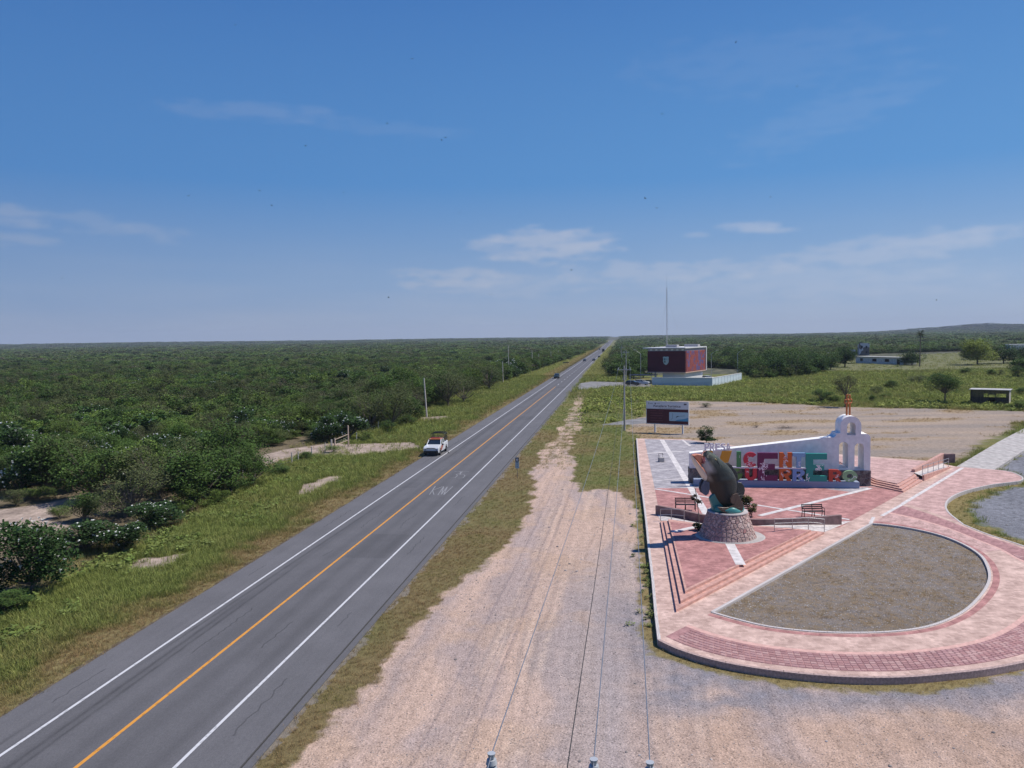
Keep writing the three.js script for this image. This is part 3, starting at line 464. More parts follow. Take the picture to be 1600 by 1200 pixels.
const stoneMats = [[.43, .30, .265], [.49, .36, .32], [.35, .235, .215], [.53, .42, .38], [.45, .31, .285], [.35, .18, .165]].map((c, i) => new THREE.MeshStandardMaterial({ map: fit(grainTex(c, .55, 128, .7, 30 + i), 1.1), roughness: .92, bumpMap: fit(gritBump, .8), bumpScale: .02 }));
const mortar = new THREE.MeshStandardMaterial({ map: fit(grainTex([.26, .225, .21], .4, 128, .6, 40), 1), roughness: .95 });

// ------------------------------------------------------------------ the leaping bass on its stone pedestal
{
  const TY = .75, foot = G(1136.6, 848.6, TY), dir = foot.clone().setY(0).normalize(), c = foot.clone().addScaledVector(dir, 1.9); c.y = TY;
  const yaw = Math.atan2(-dir.x, -dir.z) * 1;           // local +z towards the eye
  const ped = thing('stone_pedestal', 'tapering pedestal of irregular pinkish stones under the fish statue', 'pedestal', c.x, TY, c.z, yaw);
  const H = 1.80, R0 = 2.0, R1 = 1.36, core = new THREE.CylinderGeometry(R1 - .03, R0 - .03, H, 48, 1).translate(0, H / 2, 0);
  part('mortar_core', core, mortar, ped);
  part('cap', new THREE.CylinderGeometry(R1 + .02, R1 + .05, .07, 48).translate(0, H + .035, 0), new THREE.MeshStandardMaterial({ map: fit(grainTex([.46, .42, .41], .3, 128, .4, 42), 1), roughness: .9 }), ped);
  const r = rngOf(9), W = 10;
  for (const poly of cells(W, H, 230, r, true)) { const place = (u, v, o) => { const a = u / W * 6.28318, R = lerp(R0, R1, v / H) + o - .02; return new THREE.Vector3(Math.sin(a) * R, clamp(v, 0, H), Math.cos(a) * R); }; part('stone', stoneGeo(poly, .013, .012 + r() * .028, place), stoneMats[Math.floor(r() * r() * 6)], ped); }
  // low ring of stones at its foot
  const ringG = new THREE.CylinderGeometry(2.12, 2.2, .06, 40).scale(1.1, 1, 1).translate(.2, .035, -.05);
  tag(part('pedestal_pad', ringG, mConc), 'thin concrete pad round the foot of the stone pedestal', 'pad').position.set(c.x, TY, c.z);

  const fish = thing('fish_statue', 'giant leaping bass statue with open mouth on the stone pedestal', 'statue', c.x, TY + H + .07, c.z, yaw + .42);
  const K = .0065, V = (x, y, z = 0) => new THREE.Vector3((x - 462) * K * 1.06, (806 - y) * K, z);
  const N = 32;
  // loft of ellipses between a back point and a belly point; colours by angle round the section
  function loft(secs, color, closeA = true, closeB = true) {
    const pos = [], col = [], uv = [], idx = [];
    secs.forEach((s, k) => { const c0 = s.b.clone().add(s.l).multiplyScalar(.5), ax = s.b.clone().sub(s.l).multiplyScalar(.5); for (let i = 0; i <= N; i++) { const a = i / N * 6.28318, ca = Math.cos(a), sa = Math.sin(a), pz = Math.sign(sa) * Math.pow(Math.abs(sa), .9) * s.w; pos.push(c0.x + ax.x * ca, c0.y + ax.y * ca, (s.z ?? 0) + pz); const q = color(a, k / (secs.length - 1), ca, sa); col.push(...q); uv.push(i / N * 9, k * 1.4); } });
    for (let k = 0; k < secs.length - 1; k++) for (let i = 0; i < N; i++) { const a = k * (N + 1) + i, b = a + 1, d = a + N + 1, e = d + 1; idx.push(a, d, b, b, d, e); }
    const cap = (k, f) => { const s = secs[k], m = pos.length / 3, c0 = s.b.clone().add(s.l).multiplyScalar(.5); pos.push(c0.x, c0.y, s.z ?? 0); col.push(...color(f ? 0 : 3.14, k / (secs.length - 1), 0, 0)); uv.push(0, 0); for (let i = 0; i < N; i++) { const a = k * (N + 1) + i; f ? idx.push(m, a + 1, a) : idx.push(m, a, a + 1); } };
    if (closeA) cap(0, true); if (closeB) cap(secs.length - 1, false);
    const g = new THREE.BufferGeometry(); g.setAttribute('position', new THREE.Float32BufferAttribute(pos, 3)); g.setAttribute('color', new THREE.Float32BufferAttribute(col, 3)); g.setAttribute('uv', new THREE.Float32BufferAttribute(uv, 2)); g.setIndex(idx); g.computeVertexNormals(); return g;
  }
  const sec = (bx, by, lx, ly, w, z = 0) => ({ b: V(bx, by), l: V(lx, ly), w: w * 1.14, z });
  function dense(list, n) { const cv = ['b', 'l'].map((k) => new THREE.CatmullRomCurve3(list.map((s) => s[k]))), cw = new THREE.CatmullRomCurve3(list.map((s) => new THREE.Vector3(s.w, s.z, 0))); return [...Array(n + 1).keys()].map((i) => { const t = i / n, q = cw.getPoint(t); return { b: cv[0].getPoint(t), l: cv[1].getPoint(t), w: q.x, z: q.y }; }); }
  const scaleBump = tex(128, 128, (i, j) => { const row = Math.floor(j / 16), x = ((i + (row % 2) * 8) % 16) - 8, y = (j % 16), d = Math.hypot(x, y - 4) / 9, v = clamp(1 - d * .7, 0, 1); return [v, v, v]; }, true);
  const bodyMat = new THREE.MeshPhysicalMaterial({ vertexColors: true, roughness: .5, clearcoat: .12, clearcoatRoughness: .4, bumpMap: (() => { const b = scaleBump.clone(); b.repeat.set(2.2, 1.2); b.needsUpdate = true; return b; })(), bumpScale: .012 });
  const smooth = new THREE.MeshPhysicalMaterial({ vertexColors: true, roughness: .4, clearcoat: .25, clearcoatRoughness: .35 });
  const green = [.034, .062, .036], dark = [.014, .021, .021], brown = [.052, .036, .024], cream = [.50, .46, .40], jawC = [.60, .56, .50];
  const paint = (a, t, ca) => { const p = fbm(a * 2.2 + 3, t * 14, 3), u = ca + p * .35; let c = lerp3(dark, green, sstep(.2, .85, u) * sstep(.35, .9, t)); c = lerp3(c, brown, sstep(.1, -.7, u) * .7 * sstep(.9, .4, t) + clamp(p, 0, .4)); const belly = sstep(-.62, -.78, ca + p * .06) * sstep(.38, .55, t); c = lerp3(c, cream, belly); const cheek = sstep(-.22, -.36, ca + p * .08) * sstep(.62, .70, t + p * .03) * sstep(.93, .87, t) + sstep(-.1, -.3, ca + p * .08) * sstep(.52, .62, t) * sstep(.8, .7, t);  return lerp3(c, jawC, Math.min(cheek, 1)); };
  const body = dense([sec(545, 800, 400, 815, .28, .1), sec(560, 735, 395, 760, .42, .06), sec(545, 660, 340, 700, .52), sec(556, 560, 290, 605, .60), sec(550, 470, 250, 520, .64), sec(518, 392, 215, 462, .64), sec(468, 322, 180, 400, .62), sec(405, 262, 160, 335, .58), sec(345, 205, 158, 285, .52), sec(295, 168, 166, 262, .45), sec(262, 152, 172, 236, .36), sec(240, 148, 176, 210, .24)], 44);
  part('body', loft(body, paint, true, true), bodyMat, fish);
  // lower jaw: a scoop with an orange mouth lining
  const jaw = dense([sec(205, 330, 215, 470, .50), sec(160, 283, 165, 385, .50), sec(140, 262, 128, 318, .46), sec(112, 225, 100, 262, .36), sec(88, 192, 82, 214, .22), sec(76, 178, 74, 186, .08)], 22);
  part('lower_jaw', loft(jaw, (a, t, ca) => ca > .12 ? [.58, .22, .13] : lerp3(jawC, [.10, .10, .07], sstep(-.2, .1, ca) * .4), true, true), smooth, fish);
  { const s = new THREE.Shape([[84, 186], [128, 176], [178, 186], [182, 262], [160, 282]].map(([x, y]) => new THREE.Vector2((x - 462) * K * 1.06, (806 - y) * K))); part('mouth_lining', new THREE.ExtrudeGeometry(s, { depth: .46, bevelEnabled: true, bevelSize: .02, bevelThickness: .05, bevelSegments: 2 }).translate(0, 0, -.16), new THREE.MeshPhysicalMaterial({ color: new THREE.Color().setRGB(.60, .23, .13), roughness: .5 }), fish); }
  { // maroon palate seen under the upper lip
    const pal = dense([sec(238, 172, 178, 214, .27, .015), sec(225, 195, 168, 236, .34, .02), sec(222, 225, 160, 268, .44, .04)], 8); pal.forEach((s) => { s.b.add(new THREE.Vector3(-.055, -.03, 0)); s.l.add(new THREE.Vector3(-.055, -.03, 0)); });
    part('palate', loft(pal, () => [.17, .035, .04], true, true), smooth, fish); }
  const plain = (c, rough = .45) => new THREE.MeshPhysicalMaterial({ color: new THREE.Color().setRGB(...c), roughness: rough, clearcoat: .2, clearcoatRoughness: .4 });
  part('lip', tube([V(176, 214, .30), V(172, 206, .0), V(176, 214, -.30)], .06, 8, 14), plain([.16, .05, .05]), fish); part('lip', tube([V(250, 150, -.22), V(205, 163, -.05), V(186, 178, .12), V(172, 215, .34), V(180, 270, .50)], .05, 8, 18), plain([.22, .06, .055]), fish);
  for (const s of [1, -1]) { const e = part('eye', new THREE.SphereGeometry(.10, 16, 12).scale(1, 1, .6).translate(...V(300, 236, s * .50).toArray()), plain([.30, .22, .06], .2), fish); part('pupil', new THREE.SphereGeometry(.05, 12, 10).scale(1, 1, .6).translate(...V(298, 236, s * .545).toArray()), plain([.01, .01, .01], .15), e); }
  for (const s of [1, -1]) part('gill_edge', tube([V(318, 236, s * .545), V(345, 300, s * .62), V(330, 380, s * .66), V(290, 445, s * .58)], .022, 6, 20), plain([.10, .11, .09]), fish);
  // fins: plates with thickness and rays
  function fin(name, outline, depth, m, at, ry, rays, rx = 0) {
    const s = new THREE.Shape(outline.map(([x, y]) => new THREE.Vector2((x - outline[0][0]) * K, (outline[0][1] - y) * K))), g = new THREE.ExtrudeGeometry(s, { depth, bevelEnabled: true, bevelSize: .02, bevelThickness: .02, bevelSegments: 1, curveSegments: 8 }).translate(0, 0, -depth / 2);
    const f = part(name, g, m, fish); f.position.copy(at ?? V(outline[0][0], outline[0][1], 0)); f.rotation.set(rx, ry, 0);
    if (rays) for (const [a, b] of rays) part('fin_ray', rod([(a[0] - outline[0][0]) * K, (outline[0][1] - a[1]) * K, depth / 2 + .02], [(b[0] - outline[0][0]) * K, (outline[0][1] - b[1]) * K, depth / 2 + .02], .022, .01, 5), m, f);
    return f;
  }
  const finDark = plain([.028, .032, .034]), finBrown = plain([.085, .05, .032]), finBlue = plain([.075, .10, .15]);
  fin('dorsal_fin', [[430, 290], [470, 288], [510, 318], [530, 350], [552, 372], [572, 405], [580, 440], [582, 480], [565, 520], [545, 500], [530, 420], [480, 340]], .06, finDark, null, .0, [[[455, 310], [500, 306]], [[490, 350], [530, 340]], [[515, 385], [558, 370]], [[530, 425], [578, 410]], [[545, 465], [584, 455]]]);
  fin('soft_dorsal_fin', [[545, 640], [556, 540], [580, 508], [620, 515], [650, 550], [664, 600], [655, 640], [620, 690], [592, 722]], .07, finDark, null, .15, [[[565, 600], [600, 520]], [[565, 615], [640, 550]], [[570, 630], [662, 600]], [[575, 650], [650, 650]], [[575, 670], [612, 700]]]);
  fin('pelvic_fin', [[195, 462], [246, 482], [246, 560], [236, 600], [210, 618], [180, 600], [162, 560], [168, 510]], .06, finBlue, V(195, 462, .32), -.2, [[[205, 490], [185, 590]], [[215, 490], [212, 605]], [[230, 495], [235, 590]]]);
  fin('pelvic_fin', [[195, 462], [246, 482], [246, 560], [236, 600], [210, 618], [180, 600], [162, 560], [168, 510]], .06, finBlue, V(205, 462, -.40), .4);
  fin('tail_fin', [[480, 720], [440, 690], [440, 650], [470, 612], [515, 600], [540, 640], [560, 690], [582, 735], [570, 775], [530, 808], [460, 815], [390, 806], [330, 775], [290, 735], [350, 745], [410, 745]], .10, finBrown, V(480, 720, .86), .0, [[[470, 740], [515, 612]], [[490, 745], [550, 690]], [[490, 760], [575, 745]], [[460, 760], [330, 765]], [[470, 770], [420, 800]], [[480, 770], [520, 800]]], -.12);
  part('tail_stalk', loft(dense([sec(560, 735, 420, 770, .36, .15), sec(540, 770, 440, 800, .30, .42), sec(505, 740, 455, 775, .16, .62)], 10), () => [.05, .04, .03]), smooth, fish);
  // teal water: a swelling collar with two licks
  const teal = new THREE.MeshPhysicalMaterial({ color: new THREE.Color().setRGB(.045, .21, .20), roughness: .4, clearcoat: .3 });
  { const g = new THREE.TorusGeometry(.95, .20, 14, 48).rotateX(Math.PI / 2), p = g.attributes.position; for (let i = 0; i < p.count; i++) { const a = Math.atan2(p.getZ(i), p.getX(i)); p.setY(i, p.getY(i) * (1 + .5 * Math.sin(a * 5)) + .14 + .06 * Math.sin(a * 3 + 1)); } g.computeVertexNormals(); part('water_collar', g, teal, fish); }
  part('water_swell', new THREE.SphereGeometry(.92, 32, 14).scale(1, .32, 1).translate(0, .05, 0), teal, fish);
  const lick = (outline, z, ry) => { const s = new THREE.Shape(); s.moveTo((outline[0][0] - 462) * K, (806 - outline[0][1]) * K); s.splineThru(outline.slice(1).map(([x, y]) => new THREE.Vector2((x - 462) * K, (806 - y) * K))); const f = part('water_crest', new THREE.ExtrudeGeometry(s, { depth: .18, bevelEnabled: true, bevelSize: .05, bevelThickness: .06, bevelSegments: 2 }).translate(0, 0, -.09), teal, fish); f.position.z = z; f.rotation.y = ry; };
  lick([[290, 790], [268, 720], [252, 655], [300, 615], [335, 640], [355, 690], [410, 712], [400, 745], [330, 770]], .1, .05); lick([[560, 800], [590, 790], [612, 762], [600, 740], [570, 770], [540, 790]], .4, 0);
}
lap('fish');

// ------------------------------------------------------------------ long white wall with the bell tower
const font = await new FontLoader().loadAsync('fonts/droid/droid_sans_bold.typeface.json');
{
  const Rb = G(1359.5, 759.3, PY), ang = 10.2 * D2R, ax = new THREE.Vector3(Math.cos(ang), 0, Math.sin(ang)), nrm = new THREE.Vector3(-Math.sin(ang), 0, Math.cos(ang)); // nrm faces the eye
  const toS2 = (px, py, off = 0) => { const p = onPlane(px, py, Rb.clone().addScaledVector(nrm, off), nrm).sub(Rb); return [p.dot(ax), p.y]; }; // s negative to the left of the tower's corner
  const S = (list, off = 0) => list.map(([a, b]) => toS2(a, b, off));
  const plaster = new THREE.MeshStandardMaterial({ map: fit(grainTex([.86, .84, .81], .12, 256, .25, 51), 4), roughness: .85, bumpMap: fit(gritBump, 1), bumpScale: .006 });
  const w = thing('sign_wall', 'long white plastered wall rising to an arched bell tower behind the big letters', 'wall', Rb.x, PY, Rb.z, -ang);
  const ext = (outline, holes, depth, z0) => { const s = new THREE.Shape(outline.map((p) => new THREE.Vector2(...p))); for (const h of holes) s.holes.push(new THREE.Path(h.map((p) => new THREE.Vector2(...p)))); return new THREE.ExtrudeGeometry(s, { depth, bevelEnabled: false, curveSegments: 12 }).translate(0, 0, z0); };
  const arc = (cx, cy, r, a0, a1, n = 14, ry = r) => [...Array(n + 1).keys()].map((i) => { const a = (a0 + (a1 - a0) * i / n) * Math.PI; return [cx + Math.cos(a) * r, cy + Math.sin(a) * ry]; });
  // tower outline in metres, from the photograph
  const [lx] = toS2(1300, 720), [, yWallTop] = toS2(1298.7, 682.5), [, yShL] = toS2(1306, 677), [aL, ySpr] = toS2(1313.3, 666), [aR] = toS2(1345.8, 668), [, yTop] = toS2(1328, 650.3), yShR = yShL - .05, yR = yShR - .42;
  const ac = (aL + aR) / 2, ar = (aR - aL) / 2;
  const tower = [[lx, 0], [0, 0], [0, yR], ...arc(-.42, yR, .42, 0, .5, 6), [aR, yShR], [aR, yTop - ar], ...arc(ac, yTop - ar, ar, 0, 1, 20).slice(1), [aL, yShL], [lx + .42, yShL], ...arc(lx, yShL, .42, 0, -.5, 6).slice(1), [lx, yWallTop]];
  const openArch = (x0, x1, y0, y1) => { const r = (x1 - x0) / 2; return [[x0, y0], [x1, y0], [x1, y1 - r], ...arc((x0 + x1) / 2, y1 - r, r, 0, 1, 12).slice(1)]; };
  const hole = (l, rr, t, b) => { const [x0] = toS2(l, (t + b) / 2), [x1] = toS2(rr, (t + b) / 2), [, y0] = toS2((l + rr) / 2, b), [, y1] = toS2((l + rr) / 2, t); return openArch(x0, x1, y0, y1); };
  const TD = 2.2, holes = [hole(1323.8, 1337.2, 660, 680), hole(1311, 1325.3, 690.5, 731.5), hole(1335.2, 1350, 692.5, 734.5)];
  part('tower', ext(tower, holes, TD, -TD), plaster, w);
  // sloping wing
  const [sL] = toS2(1077.5, 735), [, hL] = toS2(1077.5, 708.5); const WD = 1.2;
  const wing = [[sL, 0], [lx, 0], [lx, yWallTop - .02], [sL, hL]];
  part('wing', ext(wing, [], WD, -WD - .02), plaster, w);
  // stone dado: mortar band with stones proud of it, front, tower end and wing end
  const dadoH = 1.5, dadoMats = [[.17, .13, .12], [.22, .175, .16], [.13, .10, .095], [.26, .215, .195]].map((c, i) => new THREE.MeshStandardMaterial({ map: fit(grainTex(c, .5, 128, .7, 130 + i), 1.1), roughness: .95, bumpMap: fit(gritBump, .8), bumpScale: .02 })), r = rngOf(19), L = -sL;
  const dado = part('stone_dado', merge([box(L + .06, dadoH, .05, sL / 2, dadoH / 2, .025), box(.05, dadoH, TD, .025, dadoH / 2, -TD / 2), box(.05, dadoH, WD, sL - .025, dadoH / 2, -WD / 2)]), mortar, w);
  for (const poly of cells(L, dadoH, 180, r)) part('stone', stoneGeo(poly, .02, .03 + r() * .03, (u, v, o) => new THREE.Vector3(sL + u, v, .05 + o)), dadoMats[Math.floor(r() * 4)], dado);
  for (const poly of cells(TD, dadoH, 26, r)) part('stone', stoneGeo(poly, .02, .03 + r() * .03, (u, v, o) => new THREE.Vector3(.05 + o, v, -u)), stoneMats[Math.floor(r() * 6)], dado);
  for (const poly of cells(WD, dadoH, 14, r)) part('stone', stoneGeo(poly, .02, .03 + r() * .03, (u, v, o) => new THREE.Vector3(sL - .05 - o, v, -u)), dadoMats[Math.floor(r() * 4)], dado);
  // cross of orange steel on the tower
  const rust = mat([.42, .135, .04], .6), top = Rb.clone().addScaledVector(ax, ac).addScaledVector(nrm, -TD / 2); top.y = PY + yTop;
  const cr = thing('roof_cross', 'orange steel frame cross on top of the white bell tower', 'cross', top.x, top.y, top.z, -ang + 1.05), CH = 1.95, q = .15;
  const outline = [[-q, -.02], [-q, 1.18], [-.62, 1.18], [-.62, 1.52], [-q, 1.52], [-q, CH], [q, CH], [q, 1.52], [.62, 1.52], [.62, 1.18], [q, 1.18], [q, -.02]];
  for (const z of [-.14, .14]) for (let i = 0; i < outline.length - 1; i++) part('bar', rod([...outline[i], z], [...outline[i + 1], z], .05, .05, 4), rust, cr);
  for (const p of outline) part('spacer', rod([...p, -.14], [...p, .14], .038, .038, 4), rust, cr);
  // plinth under the letters
  const off = 1.45, [pl] = toS2(1084, 752, off), [pr] = toS2(1343, 760, off), PH = .62;
  const at = (s, o, y = PY) => Rb.clone().addScaledVector(ax, s).addScaledVector(nrm, o).setY(y);
  const mid = at((pl + pr) / 2, off - .45);
  tag(part('letter_plinth', rbox(pr - pl, PH, .95, 0, PH / 2, 0, .03), new THREE.MeshStandardMaterial({ map: fit(grainTex([.26, .31, .41], .15, 256, .3, 55), 3), roughness: .8 })), 'long blue grey plinth carrying the coloured letters', 'plinth').position.copy(mid);
  scene.children[scene.children.length - 1].rotation.y = -ang;
  // the letters, each a thing standing on the plinth; floral print in white on the faces
  const print = (base, seed, amount, light = [.82, .80, .80]) => { const r = rngOf(seed), c = document.createElement('canvas'); c.width = c.height = 256; const x = c.getContext('2d'), css = (q) => `rgb(${q.map((v) => Math.round(toS(v))).join(',')})`; x.fillStyle = css(base); x.fillRect(0, 0, 256, 256); x.strokeStyle = x.fillStyle = css(light); x.lineCap = 'round';
    for (let i = 0; i < amount; i++) { const px = 30 + r() * 196, py = 90 + r() * 150, a = r() * 6.28, s = 26 + r() * 34; x.lineWidth = 5 + r() * 4; x.beginPath(); x.moveTo(px, py); x.bezierCurveTo(px + Math.cos(a) * s, py + Math.sin(a) * s, px + Math.cos(a + 1.2) * s * 1.6, py + Math.sin(a + 1.2) * s * 1.6, px + Math.cos(a + 2.2) * s, py + Math.sin(a + 2.2) * s); x.stroke(); for (let k = 0; k < 4; k++) { const b = a + k * .6, ux = px + Math.cos(b) * s * .5, uy = py + Math.sin(b) * s * .5; x.beginPath(); x.moveTo(ux, uy); x.quadraticCurveTo(ux + Math.cos(b + .5) * s * .5, uy + Math.sin(b + .5) * s * .5, ux + Math.cos(b) * s * .85, uy + Math.sin(b) * s * .85); x.quadraticCurveTo(ux + Math.cos(b - .5) * s * .4, uy + Math.sin(b - .5) * s * .4, ux, uy); x.fill(); } }
    const t = new THREE.CanvasTexture(c); t.colorSpace = THREE.SRGBColorSpace; return t; };
  const ell = (cx, cy, rx, ry, a0, a1, n = 20) => [...Array(n + 1).keys()].map((i) => { const a = (a0 + (a1 - a0) * i / n) * D2R; return [cx + Math.cos(a) * rx, cy + Math.sin(a) * ry]; });
  function block(ch) { // heavy block capitals in a unit square
    const B = {
      I: [[[0, 0], [1, 0], [1, 1], [0, 1]]], V: [[[0, 1], [.33, 1], [.5, .42], [.67, 1], [1, 1], [.68, 0], [.32, 0]]],
      E: [[[0, 0], [1, 0], [1, .2], [.34, .2], [.34, .40], [.86, .40], [.86, .59], [.34, .59], [.34, .79], [1, .79], [1, 1], [0, 1]]],
      N: [[[0, 0], [.32, 0], [.32, .5], [.68, 0], [1, 0], [1, 1], [.68, 1], [.68, .5], [.32, 1], [0, 1]]], T: [[[.32, 0], [.68, 0], [.68, .74], [1, .74], [1, 1], [0, 1], [0, .74], [.32, .74]]],
      U: [[[0, 1], ...ell(.5, .42, .5, .42, 180, 360), [1, 1], [.66, 1], ...ell(.5, .42, .16, .16, 0, -180), [.34, 1]]], C: [[...ell(.5, .5, .5, .5, 42, 318), ...ell(.5, .5, .19, .2, 310, 50)]],
      G: [[...ell(.5, .5, .5, .5, 42, 340), [1, .52], [.55, .52], [.55, .34], ...ell(.5, .5, .19, .2, 300, 50)]], O: [ell(.5, .5, .5, .5, 0, 355, 30), ell(.5, .5, .21, .22, 0, 355, 24)],
      R: [[[0, 0], [.32, 0], [.32, .34], [.42, .34], [.64, 0], [1, 0], [.72, .40], ...ell(.56, .70, .44, .30, -62, 90, 14), [0, 1]], [[.32, .58], ...ell(.5, .69, .16, .11, -90, 90, 10), [.32, .8]]],
    }[ch]; if (!B || small) return null; const s = new THREE.Shape(B[0].map((p) => new THREE.Vector2(...p))); if (B[1]) s.holes.push(new THREE.Path(B[1].map((p) => new THREE.Vector2(...p)))); return [s];
  }
  let small = false;
  function letter(ch, x0, x1, y0, y1, rgb, label, amount, seed, o = off - .35, depth = .34, cat = 'letter', group, parentY) {
    const [a, b] = [toS2(x0, (y0 + y1) / 2, o)[0], toS2(x1, (y0 + y1) / 2, o)[0]], t = toS2((x0 + x1) / 2, y0, o)[1]; let bot = toS2((x0 + x1) / 2, y1, o)[1]; if (parentY !== undefined) bot = parentY;
    const g = new THREE.ExtrudeGeometry(block(ch) ?? font.generateShapes(ch, 1), { depth: 1, bevelEnabled: false, curveSegments: 10 }); g.computeBoundingBox(); const bb = g.boundingBox, w2 = bb.max.x - bb.min.x, h2 = bb.max.y - bb.min.y;
    g.translate(-bb.min.x, -bb.min.y, 0).scale((b - a) / w2, (t - bot) / h2, depth); const p = g.attributes.position, n = g.attributes.normal, uv = []; g.computeVertexNormals(); for (let i = 0; i < p.count; i++) uv.push(p.getX(i) / (b - a), p.getY(i) / (t - bot)); g.setAttribute('uv', new THREE.Float32BufferAttribute(uv, 2));
    const side = mat(rgb, .45), face = amount ? new THREE.MeshStandardMaterial({ map: print(rgb, seed, amount), roughness: .45 }) : side;
    const m = part('standing_letter', g, [face, side]); m.position.copy(at(a, o, PY + bot)); m.rotation.y = -ang; return tag(m, label, cat, group);
  }
  const row = PH, mid2 = toS2(1200, 729.3, off - .35)[1];
  letter('V', 1098, 1143, 703.8, 751, [.60, .30, .02], 'big yellow letter V under the small white PRESA letters', 0, 0, off - .4, .34, 'letter', undefined, row);
  letter('I', 1150.6, 1157.5, 705, 727, [.07, .27, .09], 'narrow green letter I between the yellow V and the red C', 1, 3, off - .35, .34, 'letter', undefined, mid2);
  letter('C', 1161, 1181, 706, 726.5, [.55, .035, .06], 'red letter C with white pattern in the upper row', 5, 5, off - .35, .34, 'letter', undefined, mid2);
  letter('E', 1183, 1214.5, 707, 751, [.14, .012, .075], 'tall maroon letter E spanning both rows', 6, 7, off - .35, .36, 'letter', undefined, row);
  letter('N', 1217, 1236.5, 706.5, 728, [.62, .13, .015], 'orange letter N above the orange R', 3, 11, off - .35, .34, 'letter', undefined, mid2);
  letter('T', 1237.5, 1257, 707, 728, [.22, .42, .62], 'pale blue letter T above the blue R', 3, 13, off - .35, .34, 'letter', undefined, mid2);
  letter('E', 1258.5, 1291, 708, 754, [.015, .29, .235], 'tall teal letter E spanning both rows', 6, 17, off - .35, .36, 'letter', undefined, row);
  letter('G', 1140, 1159.5, 729.5, 750, [.10, .24, .05], 'green letter G just behind the fish in the lower row', 2, 19, off - .35, .34, 'letter', undefined, row);
  letter('U', 1163.5, 1182, 730.5, 751, [.55, .035, .05], 'red letter U under the red C', 1, 23, off - .35, .34, 'letter', undefined, row);
  letter('R', 1217, 1236, 731.5, 751, [.60, .12, .02], 'orange letter R with white pattern under the N', 3, 29, off - .35, .34, 'letter', undefined, row);
  letter('R', 1237.5, 1256.5, 732, 752, [.18, .33, .58], 'blue letter R under the pale blue T', 2, 31, off - .35, .34, 'letter', undefined, row);
  letter('R', 1294, 1313.5, 733, 755, [.52, .06, .03], 'red letter R right beside the tall teal E', 2, 37, off - .35, .34, 'letter', undefined, row);
  letter('O', 1315, 1338.5, 734.5, 756, [.26, .43, .22], 'pale green round letter O at the end of the plinth', 3, 41, off - .35, .34, 'letter', undefined, row);
  const vTop = toS2(1120, 703.8, off - .4)[1]; small = true; 'PRESA'.split('').forEach((ch, i) => { const x0 = 1100.6 + i * 8.35; letter(ch, x0, x0 + 7.6, 692.3, 703.8, [.80, .80, .80], `small white letter ${ch} of the word standing on top of the yellow V`, 0, 0, off - .4, .2, 'letter', 'white letters on the V', vTop); });
  { // white cross bar behind the rows
    const [b0] = toS2(1140, 729, off - .5), [b1] = toS2(1258, 729, off - .5); const m = tag(part('letter_rail', rbox(b1 - b0, .10, .5, (b1 - b0) / 2, 0, 0, .02), mat([.8, .8, .8], .5)), 'white horizontal shelf between the two rows of letters', 'rail'); m.position.copy(at(b0, off - .25, PY + mid2 - .07)); m.rotation.y = -ang; }
}
lap('wall');
// ------------------------------------------------------------------ vehicles (forward = +z, base at the ground)
const paintM = (c, r = .32) => new THREE.MeshPhysicalMaterial({ color: new THREE.Color().setRGB(...c), roughness: r, clearcoat: .6, clearcoatRoughness: .15 });
const glassM = new THREE.MeshPhysicalMaterial({ color: new THREE.Color().setRGB(.015, .02, .022), roughness: .08, clearcoat: 1 }), rubber = mat([.018, .018, .019], .9), black = mat([.02, .02, .022], .5), chrome = mat([.55, .55, .56], .25, { metalness: 1 }), lampM = new THREE.MeshPhysicalMaterial({ color: new THREE.Color().setRGB(.7, .72, .74), roughness: .1, clearcoat: 1 }), redLamp = mat([.35, .015, .012], .3);
const tyreG = new THREE.TorusGeometry(.29, .115, 10, 24).rotateY(Math.PI / 2).scale(1.15, 1, 1), rimG = new THREE.CylinderGeometry(.215, .215, .2, 18).rotateZ(Math.PI / 2), spokeG = merge([...Array(6).keys()].map((i) => box(.03, .17, .05, .1, .1, 0).rotateX(i * Math.PI / 3)).concat([...Array(6).keys()].map((i) => box(.03, .17, .05, -.1, .1, 0).rotateX(i * Math.PI / 3))));
function wheels(t, hw, zf, zr, s = 1) { for (const x of [-hw, hw]) for (const z of [zf, zr]) { const w = part('wheel', new THREE.CylinderGeometry(.3, .3, .16, 20).rotateZ(Math.PI / 2), black, t); w.position.set(x, .40 * s, z); w.scale.setScalar(s); part('tyre', tyreG, rubber, w); part('rim', rimG, chrome, w); part('spokes', spokeG, mat([.3, .3, .31], .35, { metalness: .8 }), w); } }
// body from a side profile [[z, y]...], extruded across the width with rounded edges
function sideBody(profile, width, bev = .07) { const s = new THREE.Shape(profile.map((p) => new THREE.Vector2(...p))); return new THREE.ExtrudeGeometry(s, { depth: width - 2 * bev, bevelEnabled: true, bevelSize: bev, bevelThickness: bev, bevelSegments: 3, steps: 1 }).translate(0, 0, -(width - 2 * bev) / 2).rotateY(-Math.PI / 2); }
